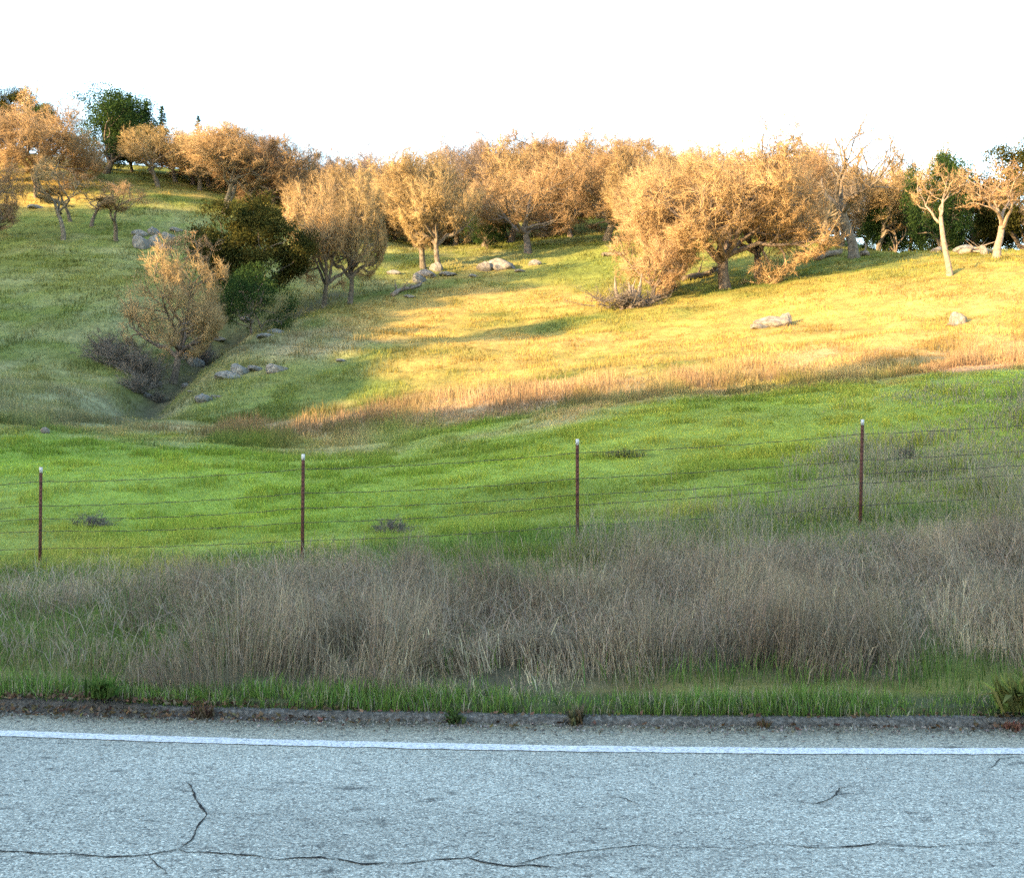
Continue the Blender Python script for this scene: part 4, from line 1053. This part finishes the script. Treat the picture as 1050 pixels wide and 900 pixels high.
log('fallen_log', 700, 289, 738, 279, .24, 'dark fallen limb by the trunk of the great drooping oak', mat='bark', branches=5)
log('fallen_log', 655, 316, 690, 300, .17, 'fallen limb trailing from the broken snag', mat='bark', branches=7)
log('fallen_log', 985, 262, 1014, 250, .2, 'fallen pale trunk leaning by the bluish boulder', branches=3, D=79)
log('fallen_log', 884, 260, 888, 257, .22, 'short cut log beside the tall open oak', branches=1, D=86)
log('fallen_log', 618, 254, 640, 252, .2, 'dark low limb lying under the wide tan oak', mat='bark', branches=3, D=97)
# the broken hollow snag with its thicket of sticks
x0, y0, z0 = hit(645, 316)
root = empty('broken_snag', (x0, y0, z0)); tag(root, 'bleached broken tree stump with jagged prongs among brush at the slope edge', 'tree stump', 'fallen wood')
g = np.random.default_rng(9); mb = MB()
sc_ = y0 / F
for i in range(13):
    a_ = g.uniform(-2.2, 2.2) - 1.57; rr_ = .42
    p0 = np.array([math.cos(a_) * rr_, math.sin(a_) * rr_ * .7, -.1]); hgt = g.uniform(.9, 2.3)
    p1 = p0 + [g.normal(0, .15), g.normal(0, .1), hgt * .55] + [g.normal(0, .22), 0, 0]; p2 = p1 + [g.normal(-.08, .25), g.normal(0, .2), hgt * .45]
    mb.tube([p0, p1, p2], [.17, .13, .015], 6)
mb.tube([[0.1, .3, -.2], [.2, .35, .7], [.45, .4, 1.2]], [.42, .36, .2], 9)
link('stump', mb.mesh('stump', M['dead_wood']), root)
mb = MB()
for i in range(100):
    p0 = np.array([g.normal(0, .8), g.normal(-.2, .5), g.uniform(0, .5)]); d = np.array([g.normal(0, 1), g.normal(0, 1), g.uniform(-.15, .9)]); d /= np.linalg.norm(d); L = g.uniform(.8, 2)
    p1 = p0 + d * L * .5; p2 = p1 + (d + g.normal(0, .3, 3)) * L * .5; mb.tube([p0, p1, p2], [.035, .025, .008], 4)
    mb.spikes(np.repeat([p1], 7, 0), p1 + g.normal(0, .35, (7, 3)), .013); mb.spikes(np.repeat([p2], 7, 0), p2 + g.normal(0, .3, (7, 3)), .012)
link('broken_branches', mb.mesh('broken_branches', M['brush']), root)

# ------------------------------------------------------------------ wire fence
FP = [(-262, 494, 15.4), (41, 479, 14.4), (310, 465.5, 13.7), (592, 450, 13.5), (882, 430, 13.9), (1195, 412, 14.4)]
tops = [np.array(unproj(*q)) for q in FP]
fx0, fy0 = tops[2][0], tops[2][1]; fz0 = float(height(np.array([fx0]), np.array([fy0]))[0])
fence = empty('wire_fence', (fx0, fy0, fz0)); O = np.array([fx0, fy0, fz0])
tag(fence, 'barbed wire fence of five strands on rusty steel posts with white tips', 'fence')
def tee(z0, z1):
    mb = MB(); hw, th = .021, .0035
    zc, zh = (z0 + z1) / 2, (z1 - z0) / 2
    mb.box((0, -.002, zc), (hw, th, zh)); mb.box((0, .0185, zc), (th, .017, zh)); 
    return mb
for i, T in enumerate(tops):
    gz = float(height(T[:1], T[1:2])[0]); Hp = T[2] - gz
    mb = tee(-.35, Hp - .075)
    for z in np.arange(.15, Hp - .1, .055): mb.box((0, -.009, z), (.006, .0035, .006))
    po = link('post', mb.mesh('post', M['rust']), fence); po.location = (T[0] - O[0], T[1] - O[1], gz - O[2])
    po.rotation_euler = (R(trng.uniform(-1, 1)), R([0, .3, .4, 0, .9, 0][i]), R(trng.uniform(-8, 8)))
    tp = link('white_tip', tee(Hp - .0745, Hp).mesh('white_tip', M['tip_paint']), po)
WF = [.965 - .07, .70, .56, .435, .20]
WZ = [-.185, -.50, -.675, -.825, -1.06]   # metres below the post tops
for s_ in range(5):
    mb = MB(); g = np.random.default_rng(50 + s_); bt, bb_ = [], []
    for a_, b_ in zip(tops[:-1], tops[1:]):
        a2 = a_ - O + [0, -.012, WZ[s_] + g.normal(0, .012)]; b2 = b_ - O + [0, -.012, WZ[s_] + g.normal(0, .012)]
        if s_ and 'last' in dir(mb): a2 = mb.last
        if hasattr(mb, 'last'): a2 = mb.last
        mb.last = b2
        tt = np.linspace(0, 1, 60); sag = g.uniform(.015, .045)
        line_ = a2 + (b2 - a2) * tt[:, None]; line_[:, 2] -= sag * 4 * tt * (1 - tt); line_[:, 2] += .004 * np.sin(tt * 40 + s_)
        for ph in (0, math.pi):
            tw = np.linspace(0, 34, 60)
            l2 = line_ +   .0021 * np.stack([0 * tw, np.cos(tw + ph), np.sin(tw + ph)], 1)
            mb.tube(l2, [.0021] * 60, 4)
        for t in np.arange(.02, .99, .034):
            c_ = a2 + (b2 - a2) * t; c_[2] -= sag * 4 * t * (1 - t)
            for q in range(4):
                v = np.array([g.normal(0, .4), g.normal(0, 1), g.normal(0, 1)]); v /= np.linalg.norm(v); bt.append(c_); bb_.append(c_ + v * .022)
    mb.spikes(np.array(bt), np.array(bb_), .0023)
    link('wire', mb.mesh('wire', M['wire']), fence)

# ------------------------------------------------------------------ little plants at the kerb
def weed(px, k, wdt, hgt, label, n_, col, name='kerb_weed'):
    x = (px - 525) * 6.15 / F; y = float(curve_y(KERB_Y, x)) + k; z = .0 if k < 0 else .09
    g = np.random.default_rng(int(px)); G_ = Grass(); m = n_
    az = g.uniform(0, 6.28, m); c_ = jit_col(np.array(col), m, .25, .1)
    G_.add(blades(g.normal(0, wdt * .12, m), g.normal(0, wdt * .1, m), np.full(m, 0.), g.uniform(.5, 1.1, m) * hgt, g.uniform(.008, .02, m) * (hgt / .12), np.clip(g.uniform(.1, .95, m), 0, .95), az, c_ * .8, c_, curl=.7, wmid=1.4))
    me = mesh_from(name, np.concatenate(G_.V), [np.concatenate(G_.q), np.concatenate(G_.t)], M['blade'], cols=np.concatenate(G_.c))
    o = link(name, me); o.location = (x, y, z); tag(o, label, 'weed', 'weeds growing along the kerb'); return o
weed(466, -.03, .16, .10, 'small leafy green weed growing at the kerb foot', 60, (.09, .13, .04))
weed(592, -.02, .14, .12, 'brownish weed clump at the kerb, next after the leafy green one', 60, (.14, .12, .06))
weed(85, .02, .3, .14, 'bushy green weed on the littered end of the kerb', 110, (.11, .17, .04))
weed(200, -.03, .2, .09, 'low reddish brown weed in the litter by the kerb', 80, (.16, .10, .06))
weed(1040, .0, .3, .2, 'big yellow green grass tuft leaning over the kerb end', 170, (.20, .22, .06))
weed(780, -.03, .14, .05, 'flat rusty weed in the gutter below the clean kerb', 60, (.16, .10, .05))
weed(1030, -.08, .16, .06, 'reddish withered weed lying in the gutter under the big tuft', 60, (.24, .11, .07))

# ------------------------------------------------------------------ light, sky, camera
sdir = Vector((-sa * math.cos(R(SUN_EL)), -ca * math.cos(R(SUN_EL)), math.sin(R(SUN_EL))))
sl = bpy.data.lights.new('sun', 'SUN'); sl.energy = 3.0; sl.angle = R(.45); sl.color = (1.0, .69, .35)
so = bpy.data.objects.new('sun', sl); C.objects.link(so); so.rotation_euler = sdir.to_track_quat('Z', 'Y').to_euler()
so.location = (-60, -60, 60)
w = bpy.data.worlds.new('World'); sc.world = w; w.use_nodes = True
N = w.node_tree.nodes; s = N.new('ShaderNodeTexSky'); s.sky_type = 'NISHITA'; s.sun_disc = False
s.sun_elevation = R(SUN_EL); s.sun_rotation = R(180 + SUN_AZ); s.altitude = 100; s.air_density = 1.0; s.dust_density = 1.0; s.ozone_density = 1.0
w.node_tree.links.new(s.outputs[0], N['Background'].inputs[0]); N['Background'].inputs[1].default_value = .15
cam = bpy.data.cameras.new('camera'); cam.sensor_width = 36; cam.lens = 36 * F / 1050; cam.clip_end = 6000; cam.clip_start = .05
co = bpy.data.objects.new('camera', cam); C.objects.link(co); co.location = (0, 0, EYE); co.rotation_euler = (math.pi / 2, 0, 0); sc.camera = co
sc.view_settings.view_transform = 'Standard'; sc.view_settings.look = 'None'; sc.view_settings.gamma = 1; sc.view_settings.exposure = 2.84
sc.cycles.use_denoising = False; sc.cycles.sample_clamp_indirect = 3; sc.cycles.sample_clamp_direct = 0
sc.cycles.max_bounces = 5; sc.cycles.diffuse_bounces = 3; sc.cycles.transmission_bounces = 3; sc.cycles.glossy_bounces = 2
